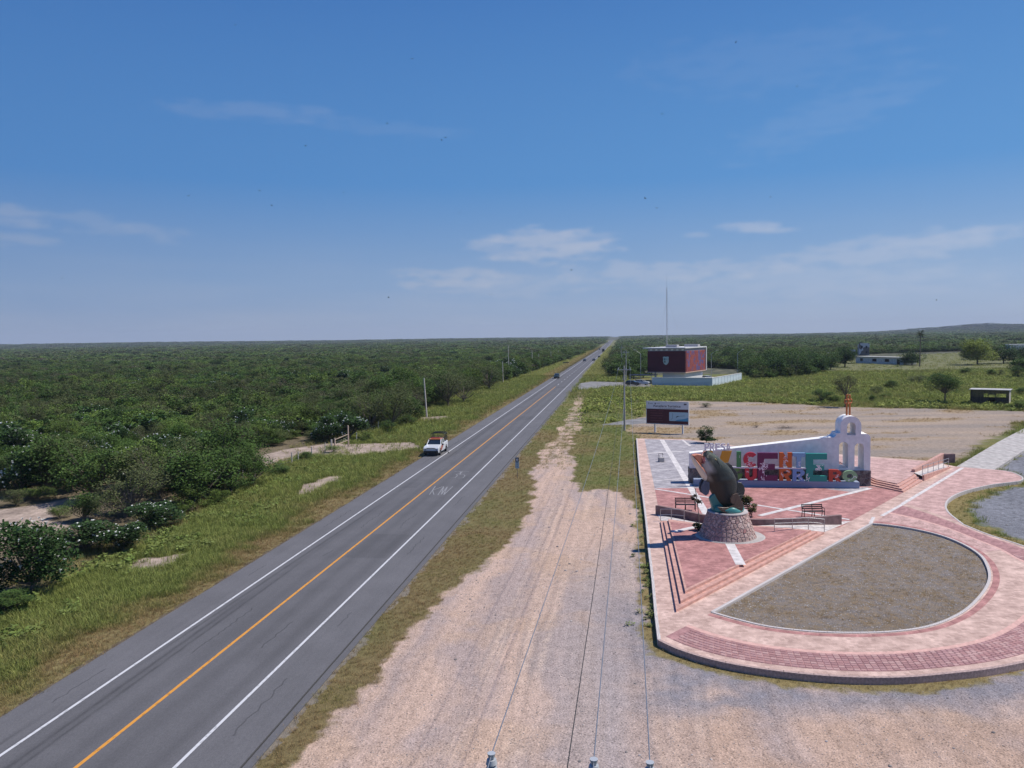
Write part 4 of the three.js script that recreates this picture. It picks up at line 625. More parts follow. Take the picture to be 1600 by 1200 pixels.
// tapered greenhouse: bottom rectangle and smaller top rectangle
function taper(z0, z1, y0, t0, t1, y1, w0, w1) { const v = [[-w0, y0, z0], [w0, y0, z0], [w0, y0, z1], [-w0, y0, z1], [-w1, y1, t0], [w1, y1, t0], [w1, y1, t1], [-w1, y1, t1]], f = [[0, 4, 5, 1], [1, 5, 6, 2], [2, 6, 7, 3], [3, 7, 4, 0], [4, 7, 6, 5], [0, 1, 2, 3]], pos = []; for (const [a, b, c, d] of f) for (const k of [a, b, c, a, c, d]) pos.push(...v[k]); const g = new THREE.BufferGeometry(); g.setAttribute('position', new THREE.Float32BufferAttribute(pos, 3)); g.setAttribute('uv', new THREE.Float32BufferAttribute(new Float32Array(pos.length / 3 * 2), 2)); g.computeVertexNormals(); return g; }
const roadYaw = -TH;                     // turn that carries local -z onto the road's far direction
function car(kind, color, label, px, py, coming, group, o = {}) {
  const g = G(px, py, .07), t = thing(kind, label, o.cat ?? 'car', g.x, .07, g.z, coming ? roadYaw : roadYaw + Math.PI, group), P2 = paintM(color);
  const tall = o.tall ?? 1, L = o.len ?? 4.5, h = L / 2, W = o.wide ?? 1.82;
  part('body', sideBody([[-h + .1, .34], [h - .1, .34], [h, .55], [h - .05, .78], [h - .35, .92 * tall], [h - 1.25, 1.0 * tall], [-h + .3, 1.02 * tall], [-h + .02, .95 * tall], [-h, .6]], W), P2, t);
  part('window_band', taper(-h + .12, h - 1.2, 1.0 * tall, -h + .55, h - 2.0, 1.48 * tall, W * .46, W * .39), glassM, t);
  part('roof', rbox(W * .78, .07, L - 2.6, 0, 1.49 * tall, -.72, .03), P2, t);
  for (const s of [-1, 1]) { part('pillar', rod([s * W * .455, 1.0 * tall, h - 1.22], [s * W * .388, 1.49 * tall, h - 2.02], .045, .045, 5), P2, t); part('pillar', rod([s * W * .46, 1.0 * tall, -.3], [s * W * .39, 1.49 * tall, -.35], .045, .045, 5), P2, t); part('headlight', rbox(.36, .16, .1, s * W * .36, .75, h - .03, .04), lampM, t); part('tail_light', rbox(.28, .2, .08, s * W * .38, .82, -h + .03, .03), redLamp, t); part('mirror', rbox(.18, .13, .1, s * (W / 2 + .08), 1.08 * tall, h - 1.5, .03), P2, t); }
  part('grille', rbox(W * .5, .2, .06, 0, .62, h + .0, .03), black, t); part('bumper', rbox(W * .9, .16, .14, 0, .42, h - .02, .04), black, t);
  wheels(t, W / 2 - .12, h - .85, -h + .85, o.wheel ?? .85);
  return t;
}
car('dark_car', [.022, .035, .03], 'dark green sport utility vehicle alone near the end of the solid orange line', 870, 591, true, undefined, { tall: 1.18, len: 4.7, wide: 1.9 });
car('dark_car', [.03, .03, .032], 'black car driving on the shoulder side lane opposite the grey sedan', 913.5, 564.5, true, 'cars far down the road');
car('grey_car', [.10, .10, .105], 'grey sedan following the dark pickup along the far road', 928, 564, false, 'cars far down the road');
car('dark_car', [.035, .032, .03], 'dark car just ahead of the grey sedan near the roadside trees', 936.3, 559.5, false, 'cars far down the road', { tall: 1.15 });
car('dark_car', [.02, .02, .02], 'small dark car in the far distance beside the dark truck', 936.7, 546.5, true, 'cars far down the road');
car('white_car', [.7, .7, .7], 'small white car near the vanishing point of the road', 952.5, 538.5, false, 'cars far down the road');
car('white_car', [.65, .65, .65], 'white car parked on the far left road edge', 946.5, 536.2, true, 'cars far down the road');
{ // dark box truck
  const g = G(942.7, 550.5, .07), t = thing('box_truck', 'dark box truck driving away far down the road', 'truck', g.x, .07, g.z, roadYaw + Math.PI), c = paintM([.025, .03, .028]);
  part('cargo_box', rbox(2.4, 2.5, 5.2, 0, 2.15, -1.1, .05), mat([.03, .032, .033], .6), t); part('cab', sideBody([[1.7, .6], [3.5, .6], [3.55, 1.4], [3.2, 2.5], [1.7, 2.6]], 2.2), c, t); part('windscreen', box(1.9, .8, .06, 0, 1.95, 3.4).rotateX(0), glassM, t); part('chassis', box(1.0, .25, 6.8, 0, .7, 0), black, t); wheels(t, 1.0, 2.5, -2.3, 1.15);
}
{ // white pickup with red sash, orange roof and a black cage over its bed
  const g = G(671.5, 713, .07), f = fromUW(-23.95, toW(g.x, g.z) + 2.75), t = thing('pickup_truck', 'white pickup truck with orange roof, red sash and black bed cage on the shoulder', 'truck', f[0], .07, f[1], roadYaw), white = paintM([.74, .75, .76], .28), red = paintM([.36, .03, .035]), orange = paintM([.58, .20, .07]);
  part('body', sideBody([[-2.75, .5], [2.55, .45], [2.72, .6], [2.74, 1.0], [2.6, 1.16], [1.15, 1.26], [.95, 1.26], [-1.0, 1.3], [-1.05, 1.3], [-2.78, 1.32], [-2.8, .8]], 1.98, .06), white, t);
  part('cab', taper(-1.0, 1.2, 1.24, -.75, .45, 1.88, .93, .79), glassM, t); part('roof', rbox(1.62, .09, 1.35, 0, 1.92, -.13, .04), orange, t);
  part('windshield_frame', merge([rod([-.93, 1.25, 1.2], [-.79, 1.9, .46], .05, .05, 6), rod([.93, 1.25, 1.2], [.79, 1.9, .46], .05, .05, 6)]), white, t);
  for (const s of [-1, 1]) {
    part('pillar', merge([rod([s * .93, 1.25, .1], [s * .80, 1.9, -.05], .055, .055, 6), rod([s * .93, 1.25, -1.0], [s * .8, 1.9, -.75], .07, .07, 6)]), white, t);
    const d = part('door', box(.03, .66, .98, s * .992, .88, .62), white, t); part('door_handle', rbox(.03, .04, .16, s * 1.012, 1.08, .25, .01), black, d); const d2 = part('door', box(.03, .66, .92, s * .992, .88, -.42), white, t); part('door_handle', rbox(.03, .04, .16, s * 1.012, 1.08, -.75, .01), black, d2);
    const sash = new THREE.Shape([[1.35, .62], [.85, .62], [-.35, 1.27], [.55, 1.27]].map((p) => new THREE.Vector2(...p))); part('sash', new THREE.ExtrudeGeometry(sash, { depth: .012, bevelEnabled: false }).rotateY(-Math.PI / 2).translate(s * 1.012 + .006, 0, 0), red, t);
    const sash2 = new THREE.Shape([[1.7, .75], [1.35, .62], [.55, 1.27], [.95, 1.27]].map((p) => new THREE.Vector2(...p))); part('sash', new THREE.ExtrudeGeometry(sash2, { depth: .012, bevelEnabled: false }).rotateY(-Math.PI / 2).translate(s * 1.012 + .006, 0, 0), orange, t);
    part('headlight', rbox(.34, .2, .12, s * .76, .95, 2.68, .05), lampM, t); part('fog_light', rbox(.16, .1, .06, s * .68, .55, 2.77, .03), lampM, t); part('mirror', rbox(.24, .22, .12, s * 1.14, 1.32, .95, .04), black, t);
    part('wheel_arch', new THREE.TorusGeometry(.46, .05, 6, 16, Math.PI).rotateY(Math.PI / 2).translate(s * .985, .46, 1.72), black, t); part('wheel_arch', new THREE.TorusGeometry(.46, .05, 6, 16, Math.PI).rotateY(Math.PI / 2).translate(s * .985, .46, -1.75), black, t);
  }
  part('grille', rbox(1.12, .34, .08, 0, .92, 2.72, .03), black, t); part('bumper', rbox(1.9, .34, .2, 0, .55, 2.72, .06), black, t); part('push_bar', merge([tube([[-.7, .45, 2.9], [-.7, .95, 2.9], [.7, .95, 2.9], [.7, .45, 2.9]], .04, 6, 24), rod([-.7, .68, 2.9], [.7, .68, 2.9], .035)]), black, t);
  part('hood_vent', new THREE.CylinderGeometry(.07, .07, .03, 12).translate(0, 1.245, 1.75), black, t); part('light_bar', rbox(1.2, .12, .24, 0, 2.02, -.05, .05), mat([.4, .05, .04], .3), t); part('bed_floor', box(1.6, .03, 1.6, 0, 1.375, -1.9), black, t);
  const hoop = (z) => tube([[-.90, 1.3, z], [-.90, 1.9, z], [-.86, 2.42, z], [-.7, 2.5, z], [.7, 2.5, z], [.86, 2.42, z], [.90, 1.9, z], [.90, 1.3, z]], .05, 6, 40), cage = part('bed_cage', merge([hoop(-1.15), hoop(-1.95), hoop(-2.7)]), black, t);
  for (const s of [-1, 1]) for (const y of [2.4, 1.85]) part('cage_rail', rod([s * .88, y, -1.15], [s * .88, y, -2.7], .042), black, cage);
  for (const z of [-1.15, -2.7]) part('cage_rail', rod([-.88, 1.95, z], [.88, 1.95, z], .042), black, cage);
  wheels(t, .92, 1.72, -1.75, .98);
  tag(part('road_cone_stub', merge([new THREE.ConeGeometry(.09, .26, 12).translate(0, .15, 0), box(.22, .03, .22, 0, .015, 0)]), black), 'small dark object lying on the lane beside the pickup', 'debris').position.copy(G(700.5, 708, .072));
}
car('silver_car', [.45, .48, .52], 'silver car parked in the shade beside the station wall', 1003, 601, true, undefined, { cat: 'car' }).rotation.y = 1.1;
car('dark_car', [.03, .03, .04], 'dark car parked next to the silver car by the station', 989, 602, true).rotation.y = 1.1;
car('white_car', [.72, .72, .74], 'white car parked inside the walled station yard', 1106, 594, true).rotation.y = 2.2;

// ------------------------------------------------------------------ utility poles and wires
const poleConc = new THREE.MeshStandardMaterial({ map: fit(grainTex([.33, .32, .31], .3, 128, .4, 61), 1), roughness: .9 }), poleWood = new THREE.MeshStandardMaterial({ map: fit(grainTex([.50, .46, .42], .3, 128, .5, 62), .7), roughness: .92 }), cable = mat([.42, .42, .43], .4, { metalness: .8 }), porcelain = mat([.40, .42, .44], .25);
function insulator() { return merge([0, 1, 2].map((i) => new THREE.CylinderGeometry(.055, .085 - i * .008, .055, 14).translate(0, .08 + i * .075, 0)).concat([new THREE.CylinderGeometry(.025, .025, .34, 8).translate(0, .13, 0), new THREE.CylinderGeometry(.05, .035, .06, 10).translate(0, .30, 0)])); }
const insG = insulator(), armY = 9.75, armOff = [-.92, .28, .92];
const linePoles = [];
function linePole(x, z, label, height = 10.4) {
  const t = thing('utility_pole', label, 'pole', x, 0, z, -TH, 'power line poles beside the lot');
  part('shaft', new THREE.CylinderGeometry(.10, .16, height, 16).translate(0, height / 2, 0), poleConc, t);
  part('crossarm', rbox(2.2, .11, .1, 0, armY, .17, .015), mat([.38, .38, .39], .5, { metalness: .6 }), t);
  part('brace', merge([rod([-.55, armY - .05, .17], [0, armY - .6, .19], .018), rod([.55, armY - .05, .17], [0, armY - .6, .19], .018)]), steel, t);
  for (const o of armOff) { const i = part('insulator', insG, porcelain, t); i.position.set(o, armY + .05, .17); }
  part('neutral_bracket', rbox(.34, .08, .08, -.2, armY - 1.5, .1, .01), steel, t);
  linePoles.push(t); return t;
}
{ const p1 = G(976, 673), w1 = toW(p1.x, p1.z), u1 = toU(p1.x, p1.z), p0 = [.62, -8.95];
  linePole(p0[0], p0[1], 'concrete utility pole whose crossarm stands over the bare gravel lot', 9.74);
  linePole(p1.x, p1.z, 'concrete utility pole with a crossarm beside the tourist stop billboard');
  const p2 = G(978.5, 597); linePole(p2.x, p2.z, 'concrete utility pole beside the roadside trees near the station', 10.6); const p3 = fromUW(toU(p2.x, p2.z) - 1, toW(p2.x, p2.z) + 120); linePole(p3[0], p3[1], 'utility pole rising out of the trees beyond the station', 11); }
const tip = (k, o, y = armY + .36, dz = .17) => { const t = linePoles[k]; return new THREE.Vector3(o, y, dz).applyAxisAngle(new THREE.Vector3(0, 1, 0), t.rotation.y).add(t.position); };
function wire(a, b, sag, label, rr = .014, m = cable, group = 'overhead wires') { const pts = []; for (let i = 0; i <= 24; i++) { const t = i / 24, p = a.clone().lerp(b, t); p.y -= 4 * sag * t * (1 - t); pts.push(p); } tag(part('power_wire', tube(pts, rr, 5, 72), m), label, 'wire', group); }
for (let k = 0; k < 3; k++) { const names = ['left', 'middle', 'right']; armOff.forEach((o) => wire(tip(k, o), tip(k + 1, o), k ? 1.6 : .9, ['bare overhead wire spanning from the pole over the lot to the billboard pole', 'bare overhead wire from the billboard pole to the pole by the station', 'bare overhead wire running on beyond the station trees'][k], .008)); wire(tip(k, -.3, armY - 1.5, .1), tip(k + 1, -.3, armY - 1.5, .1), k ? 1.5 : .8, ['dark lower cable hung under the wires over the lot', 'dark lower cable from the billboard pole to the station pole', 'dark lower cable beyond the station trees'][k], .010, mat([.03, .03, .03], .7), 'lower cables'); }
armOff.forEach((o) => { const a = tip(0, o); wire(a, a.clone().add(new THREE.Vector3(-ST * 40, .3, CT * 40)), .5, 'bare overhead wire running back from the pole over the lot', .008); });
// thin poles along the left verge
const thin = [[667, 652, 591, 'leaning pale wooden pole standing alone on the verge beyond the pickup'], [786, 599, 565], [795, 592, 540], [832, 581, 548], [842.5, 576, 553], [861.5, 569, 549], [873, 565, 547], [882.5, 560, 545], [896, 555, 541], [907, 550, 539]];
thin.forEach(([x, yb, yt, lab], i) => { const b = G(x, yb), d = -b.z, t0 = atDepth(x - (i ? .8 : 4.6), yt, d), t = thing('verge_pole', lab ?? 'thin wooden pole in the row along the left verge', 'pole', b.x, 0, b.z, 0, i ? 'thin poles along the left verge' : undefined); part('shaft', rod([0, -.2, 0], [t0.x - b.x, t0.y, 0], .17, .12, 10), poleWood, t); part('cap', new THREE.CylinderGeometry(.105, .105, .05, 10).translate(t0.x - b.x, t0.y, 0), steel, t); });

// ------------------------------------------------------------------ billboard and kilometre marker
{
  const a = G(1023, 676.3), b = G(1066.3, 678.3), mid = a.clone().add(b).multiplyScalar(.5), dx = b.x - a.x, dz = b.z - a.z, turn = -Math.atan2(dz, dx), sp = Math.hypot(dx, dz), n = new THREE.Vector3(Math.sin(turn), 0, Math.cos(turn)), ax = new THREE.Vector3(Math.cos(turn), 0, -Math.sin(turn));
  const S = (px, py) => { const p = onPlane(px, py, mid, n).sub(mid); return [p.dot(ax), p.y]; };
  const [x0, y1] = S(1010.3, 626.5), [x1, y0] = S(1076, 664), t = thing('billboard', 'maroon and white tourist stop billboard on two white posts', 'billboard', mid.x, 0, mid.z, turn), W = x1 - x0, H = S(1043, 628)[1] - S(1043, 662.5)[1], cy = (S(1043, 628)[1] + S(1043, 662.5)[1]) / 2, cx = (x0 + x1) / 2;
  const c = document.createElement('canvas'); c.width = 1024; c.height = 580; const g = c.getContext('2d');
  g.fillStyle = '#d3d5d8'; g.fillRect(0, 0, 1024, 186); g.fillStyle = '#4a1a26'; g.fillRect(0, 186, 1024, 394);
  g.fillStyle = '#2a2024'; g.font = 'bold 76px sans-serif'; g.textAlign = 'center'; g.fillText('Paradero Turístico', 505, 136); for (let i = 0; i < 30; i++) g.fillRect(300 + i * 14, 158, 9 + (i * 7) % 4, 8 + (i * 5) % 4);
  g.fillRect(40, 24, 26, 12); g.fillRect(50, 24, 10, 46); g.fillRect(78, 44, 76, 8); g.beginPath(); g.ellipse(216, 48, 13, 24, 0, 0, 7); g.fill(); g.fillRect(240, 38, 90, 5); g.fillRect(918, 30, 66, 30); g.fillRect(918, 70, 62, 5);
  g.fillStyle = '#a9c4cf'; g.beginPath(); g.roundRect(560, 262, 460, 236, 20); g.fill(); g.fillStyle = '#4d93b4'; g.beginPath(); g.moveTo(700, 498); g.bezierCurveTo(780, 430, 880, 470, 1018, 400); g.lineTo(1018, 498); g.fill(); g.strokeStyle = '#35505a'; g.lineWidth = 6; g.beginPath(); g.moveTo(650, 290); g.lineTo(636, 440); g.lineTo(600, 460); g.moveTo(720, 420); g.bezierCurveTo(760, 360, 800, 370, 940, 350); g.stroke(); g.fillStyle = '#2e4048'; g.beginPath(); g.ellipse(760, 378, 34, 12, -.4, 0, 7); g.fill();
  g.fillStyle = '#7c4a54'; g.font = '24px sans-serif'; for (let i = 0; i < 5; i++) { g.fillRect(90, 232 + i * 66, 150 + (i * 37) % 90, 9); g.fillRect(300, 232 + i * 66, 120 - (i * 29) % 50, 9); }
  const print = new THREE.CanvasTexture(c); print.colorSpace = THREE.SRGBColorSpace;
  part('panel', box(W, H, .16, cx, cy, 0), mat([.55, .56, .58], .6), t); const f = part('printed_face', new THREE.PlaneGeometry(W - .06, H - .06).translate(cx, cy, .085), new THREE.MeshStandardMaterial({ map: print, roughness: .55 }), t);
  part('frame', merge([box(W + .1, .08, .2, cx, cy + H / 2 + .04, 0), box(W + .1, .08, .2, cx, cy - H / 2 - .04, 0), box(.08, H, .2, x0 - .01, cy, 0), box(.08, H, .2, x1 + .01, cy, 0)]), mat([.62, .62, .63], .5), t);
  const white = mat([.66, .66, .66], .6); for (const s of [-1, 1]) part('post', rbox(.24, cy + H / 2, .24, s * sp / 2, (cy + H / 2) / 2, -.22, .02), white, t);
}
{ // kilometre marker: a white shield over a blue panel on a post
  const b = G(808.5, 747), t = thing('kilometre_sign', 'small roadside kilometre marker sign with white shield and pale blue panel', 'sign', b.x, 0, b.z, -.05); const k = -b.z / F;
  part('post', rod([0, 0, 0], [0, 2.1, 0], .035, .035, 8), mat([.18, .16, .13], .8), t);
  const c = document.createElement('canvas'); c.width = 128; c.height = 400; const g = c.getContext('2d'); g.fillStyle = '#17191c'; g.fillRect(0, 0, 128, 150); g.fillStyle = '#d8dade'; g.beginPath(); g.roundRect(24, 40, 80, 80, 18); g.fill(); g.fillStyle = '#17191c'; g.textAlign = 'center'; g.fillRect(44, 62, 40, 8); g.fillRect(50, 78, 28, 20); g.fillStyle = '#9db6c0'; g.fillRect(0, 150, 128, 250); g.fillStyle = '#1d2a30'; g.font = 'bold 56px sans-serif'; g.fillText('KM', 64, 215); g.fillText('3', 64, 285); g.fillText('5', 64, 355);
  const p = new THREE.CanvasTexture(c); p.colorSpace = THREE.SRGBColorSpace; part('plate', rbox(.42, 1.22, .03, 0, 1.66, .05, .012), mat([.4, .42, .44], .5), t); part('printed_face', new THREE.PlaneGeometry(.37, 1.16).translate(0, 1.66, .069), new THREE.MeshStandardMaterial({ map: p, roughness: .5 }), t);
}
{ // empty sign frame far up the left verge
  const b = G(884, 571), t = thing('roadside_board', 'low empty wooden sign frame on the far left verge', 'sign', b.x, 0, b.z, -TH); part('board', rbox(3.2, .5, .12, 0, 1.6, 0, .02), mat([.12, .13, .1], .8), t); for (const s of [-1, 1]) part('post', rod([s * 1.4, 0, 0], [s * 1.4, 1.4, 0], .07, .07, 6), poleWood, t); }

// ------------------------------------------------------------------ benches, block, fence and gate
function bench(label, px, py, turn) {
  const b = G(px, py, PY), t = thing('park_bench', label, 'bench', b.x, PY + .011, b.z, turn), iron = mat([.022, .022, .024], .45, { metalness: .3 });
  for (let i = 0; i < 4; i++) part('seat_slat', rbox(1.5, .035, .075, 0, .44, -.18 + i * .105, .01), iron, t);
  for (let i = 0; i < 3; i++) part('back_slat', rbox(1.5, .08, .03, 0, .58 + i * .13, -.27 - i * .04, .01), iron, t);
  for (const x of [-.72, 0, .72]) { const f = part('leg', merge([rod([x, 0, .2], [x, .43, .16], .028, .028, 6), rod([x, 0, -.3], [x, .43, -.22], .028, .028, 6), rod([x, .43, .18], [x, .43, -.24], .025, .025, 6), rod([x, .43, -.24], [x, .9, -.38], .028, .022, 6)]), iron, t); if (x) part('armrest', tube([[x, .43, .18], [x, .64, .2], [x, .66, 0], [x, .66, -.3]], .024, 6, 12), iron, f); }
  return t;
}
bench('black iron bench between the thin dry sapling and the curved wall', 1071, 797.5, -.12).scale.setScalar(1); bench('black iron bench half hidden behind the leafy sapling', 1158, 808.5, .05).scale.setScalar(1.0); bench('black iron bench standing free near the end of the curved wall', 1271, 808.5, .0);
for (const o of scene.children.filter((c) => /^park_bench/.test(c.name))) o.scale.setScalar(1.12);
{ const b = G(1033, 721.5, PY), t = thing('concrete_block', 'small concrete block with a bent metal frame on the grey court', 'block', b.x, PY + .006, b.z, .1); part('block', rbox(.62, .5, .62, 0, .25, 0, .03), mConc, t); part('metal_frame', merge([rod([-.28, .5, -.2], [-.22, .95, -.2], .02), rod([.25, .5, -.2], [.2, 1.0, -.2], .02), rod([-.22, .95, -.2], [.2, 1.0, -.2], .02), rod([.2, 1, -.2], [.22, .8, .2], .02), rod([-.25, .5, .2], [-.22, .8, .2], .02)]), black, t); }
{ // farm gate and wire fence on the left
  const bar = new THREE.MeshStandardMaterial({ map: fit(grainTex([.46, .36, .28], .35, 128, .5, 71), .6), roughness: .9 }), p0 = G(523.5, 701), p1 = G(544.5, 697.3), d = p1.clone().sub(p0), L = d.length(), t = thing('farm_gate', 'pale timber farm gate with one tall post beside the dirt entrance', 'gate', p0.x, 0, p0.z, -Math.atan2(d.z, d.x));
  part('tall_post', rod([L, -.2, 0], [L, 3.0, 0], .12, .10, 8), bar, t); part('post', rod([0, -.2, 0], [0, 1.5, 0], .11, .10, 8), bar, t); part('post', rod([-.35, -.2, -.3], [-.35, 1.3, -.3], .12, .12, 8), poleWood, t); part('rail', rod([0, 1.25, 0], [L, 1.75, 0], .05, .05, 6), bar, t); part('rail', rod([0, .45, 0], [L, .9, 0], .05, .05, 6), bar, t); part('wire_panel', merge([.7, .95].map((h) => rod([0, h - .1, 0], [L, h + .4, 0], .01, .01, 4))), steel, t);
  const fp = [[379, 747], [386, 742], [456, 726], [466, 722], [487, 715], [508, 706], [557, 690], [591, 672], [600, 668], [640, 655], [655, 648]], post = [];
  fp.forEach(([x, y], i) => { const b = G(x, y), h = 1.25 + ((i * 37) % 5) * .07, f = thing('fence_post', 'weathered wooden post of the wire fence along the scrub', 'post', b.x, 0, b.z, 0, 'wire fence posts'); part('shaft', rod([0, -.2, 0], [.04, h, 0], .075, .065, 7), poleWood, f); part('staples', merge([.4, .75, 1.1].map((q) => box(.17, .03, .03, .02, q, .04))), steel, f); post.push(b); });
  for (let i = 1; i < post.length; i++) { if (i === 6) continue; for (const h of [.4, .75, 1.1]) tag(part('fence_wire', rod([post[i - 1].x, h, post[i - 1].z], [post[i].x, h, post[i].z], .008, .008, 4), steel), 'barbed wire strand strung between the weathered fence posts', 'wire', 'fence wires'); }
}
lap('things');
// ------------------------------------------------------------------ station: maroon box over a white ground floor, walled yard
{
  const ang = 32 * D2R, corner = atDepth(1071, 581, 244), yaw = -ang;    // local +x along the front to the right, +z to the front
  const t = thing('police_station', 'two storey station with maroon upper box, crest and red blue mosaic side', 'building', corner.x, 0, corner.z, yaw), L = 12.6, M = 19.8, B = 3.5, T = 10.2;
  const maroon = new THREE.MeshStandardMaterial({ map: fit(grainTex([.085, .014, .024], .2, 128, .2, 81), 3), roughness: .9 }), white = new THREE.MeshStandardMaterial({ map: fit(grainTex([.66, .66, .67], .12, 128, .2, 82), 3), roughness: .8 }), grey = mat([.36, .35, .36], .8);
  part('upper_box', box(L, T - B, M, -L / 2, (T + B) / 2, -M / 2), maroon, t);
  part('ground_floor', box(L - 5.2, B, M - 2.5, -(L - 5.2) / 2 - .6, B / 2, -M / 2), white, t);
  for (const z of [-1, -9, -17]) part('column', rbox(.4, B, .4, -L + 2.2, B / 2, z, .03), white, t);
  part('floor_slab', box(L + .3, .28, M + .3, -L / 2, B - .06, -M / 2), mat([.60, .38, .30], .7), t);
  part('roof_slab', box(L + 1.6, .32, M + 1.2, -L / 2 - .55, T + 1.0, -M / 2), white, t);
  const beam = part('clerestory', box(L - .3, .9, M - .3, -L / 2, T + .42, -M / 2), grey, t); for (let i = 0; i < 7; i++) part('clerestory_window', box(.75, .5, .08, -L + 1.2 + i * 1.75, T + .4, -.12), mat([.7, .72, .7], .2), beam);
  // mosaic panels of the right hand side
  const r = rngOf(88), cols = [[.27, .055, .05], [.31, .075, .06], [.12, .085, .21], [.24, .05, .075], [.16, .10, .22]].map((c) => mat(c, .6)), wall = part('mosaic_wall', box(.1, T - B - .2, M - 1.2, .05, (T + B) / 2 + .05, -M / 2), mat([.33, .08, .08], .7), t);
  for (let i = 0; i < 20; i++) for (let j = 0; j < 10; j++) { const n = fbm(i * .35 + 3, j * .3 + i * .1, 2); const m = part('mosaic_panel', panelG(), cols[n > .08 ? (r() < .7 ? 2 : 4) : Math.floor(r() * 2)], wall); m.position.set(.105 + r() * .03, B + .35 + (j + .5) * .63, -.85 - (i + .5) * .91); }
  part('side_fin', box(.35, T - B + 1.0, .5, .15, (T + B) / 2 + .4, -M - .1), white, t);
  // crest: shield plate with raised quarters
  const sh = new THREE.Shape(); sh.moveTo(-.95, 1.15); sh.lineTo(-.55, 1.3); sh.lineTo(0, 1.2); sh.lineTo(.55, 1.3); sh.lineTo(.95, 1.15); sh.quadraticCurveTo(.75, .6, .9, 0); sh.quadraticCurveTo(.85, -.95, 0, -1.3); sh.quadraticCurveTo(-.85, -.95, -.9, 0); sh.quadraticCurveTo(-.75, .6, -.95, 1.15);
  const crest = part('crest', new THREE.ExtrudeGeometry(sh, { depth: .1, bevelEnabled: true, bevelSize: .04, bevelThickness: .04 }).translate(-L / 2 - .1, (T + B) / 2 + .3, .02), mat([.42, .52, .50], .5), t), cm = [[.10, .22, .24], [.3, .4, .38], [.14, .2, .16], [.5, .5, .45]]; [[-.36, .5], [.36, .5], [-.34, -.3], [.34, -.3]].forEach(([x, y], i) => part('crest_field', rbox(.6, .66, .06, x - L / 2 - .1, (T + B) / 2 + .3 + y, .17, .02), mat(cm[i], .5), crest));
  for (const [x, z, w, d] of [[-5.5, -5, 2.6, 2], [-7.4, -5.4, 1.6, 1.8], [-2.6, -14, 4.6, 2.4]]) part('roof_unit', rbox(w, .8, d, x, T + 1.56, z, .05), grey, t);
  // yard wall
  const c0 = G(1112.6, 602.9), e1 = new THREE.Vector3(Math.cos(ang), 0, Math.sin(ang)), e2 = new THREE.Vector3(Math.sin(ang), 0, -Math.cos(ang)), l = G(1019, 601.4), rr = G(1158.8, 593.8);
  const seg = (a, b, label, c) => { const d = b.clone().sub(a), n = d.length(), g = thing('yard_wall', label, 'wall', a.x, 0, a.z, -Math.atan2(d.z, d.x)); part('wall_face', box(n, 2.3, .22, n / 2, 1.15, -.11), c, g); part('coping', box(n + .1, .09, .34, n / 2, 2.345, -.11), white, g); for (let k = 0; k <= n; k += 3.2) part('pilaster', box(.3, 2.25, .06, Math.min(Math.max(k, .2), n - .2), 1.125, .03), c, g); };
  const blue = new THREE.MeshStandardMaterial({ map: fit(grainTex([.50, .58, .62], .15, 128, .25, 84), 3), roughness: .85 });
  seg(l, c0, 'pale blue yard wall in the shade in front of the station', blue); seg(c0, rr, 'sunlit pale yard wall along the field side of the station', blue);
  // car shelter left of the wall
  const cs = G(997, 599), sft = thing('car_shelter', 'dark flat roofed car shelter left of the station wall', 'shelter', cs.x, 0, cs.z + 3, yaw); part('roof', rbox(8, .2, 5, 0, 2.7, -3, .04), mat([.05, .06, .08], .8), sft); for (const x of [-3.6, 3.6]) for (const z of [-.8, -5.2]) part('post', rod([x, 0, z], [x, 2.65, z], .08, .08, 8), steel, sft);
  // lamp posts with one slanting arm
  const lamp = (px, pyb, pyt, label, s = 1) => { const b = G(px, pyb), top = atDepth(px, pyt, -b.z).y, g = thing('lamp_post', label, 'lamp post', b.x, 0, b.z, 0, undefined); part('pole', rod([0, 0, 0], [0, top, 0], .10, .07, 8), mat([.55, .56, .57], .5, { metalness: .4 }), g); part('arm', rod([0, top, 0], [s * 1.7, top + 1.3, 0], .05, .04, 6), steel, g); part('lamp_head', rbox(.8, .12, .3, s * 1.95, top + 1.36, 0, .04), mat([.5, .5, .5], .5), g); };
  lamp(1111.4, 592, 553.5, 'lamp post with slanting arm at the front corner of the station yard'); lamp(1152.6, 588, 552, 'lamp post with slanting arm at the far end of the yard wall'); lamp(1001.3, 596, 553, 'lamp post standing over the parked cars by the station', -1);
  // guyed lattice mast
  const mb = atDepth(1042.3, 560, 262), mt = atDepth(1041, 440, 262).y, mast = thing('radio_mast', 'slender guyed radio mast behind the station', 'mast', mb.x, 0, mb.z), q = .18, metal = mat([.5, .48, .48], .5, { metalness: .3 });
  const legs = [[q, q], [-q, q], [0, -q * 1.2]]; for (const [x, z] of legs) part('leg', rod([x, 0, z], [x, mt - 2, z], .04, .035, 5), metal, mast); const br = []; for (let y = .5, k = 0; y < mt - 2.6; y += .8, k++) { const a = legs[k % 3], b = legs[(k + 1) % 3]; br.push(rod([a[0], y, a[1]], [b[0], y + .8, b[1]], .02, .02, 4), rod([a[0], y, a[1]], [b[0], y, b[1]], .02, .02, 4)); } part('lattice', merge(br), metal, mast); part('antenna', rod([0, mt - 2.2, 0], [0, mt + 2.5, 0], .03, .015, 5), metal, mast);
  for (const a of [0.3, 2.4, 4.5]) for (const h of [.45, .85]) part('guy_wire', rod([0, mt * h, 0], [Math.cos(a) * 9, 0, Math.sin(a) * 9], .012, .012, 4), metal, mast);
}
function panelG() { return panelG.g ??= new THREE.BoxGeometry(.06, .58, .86); }
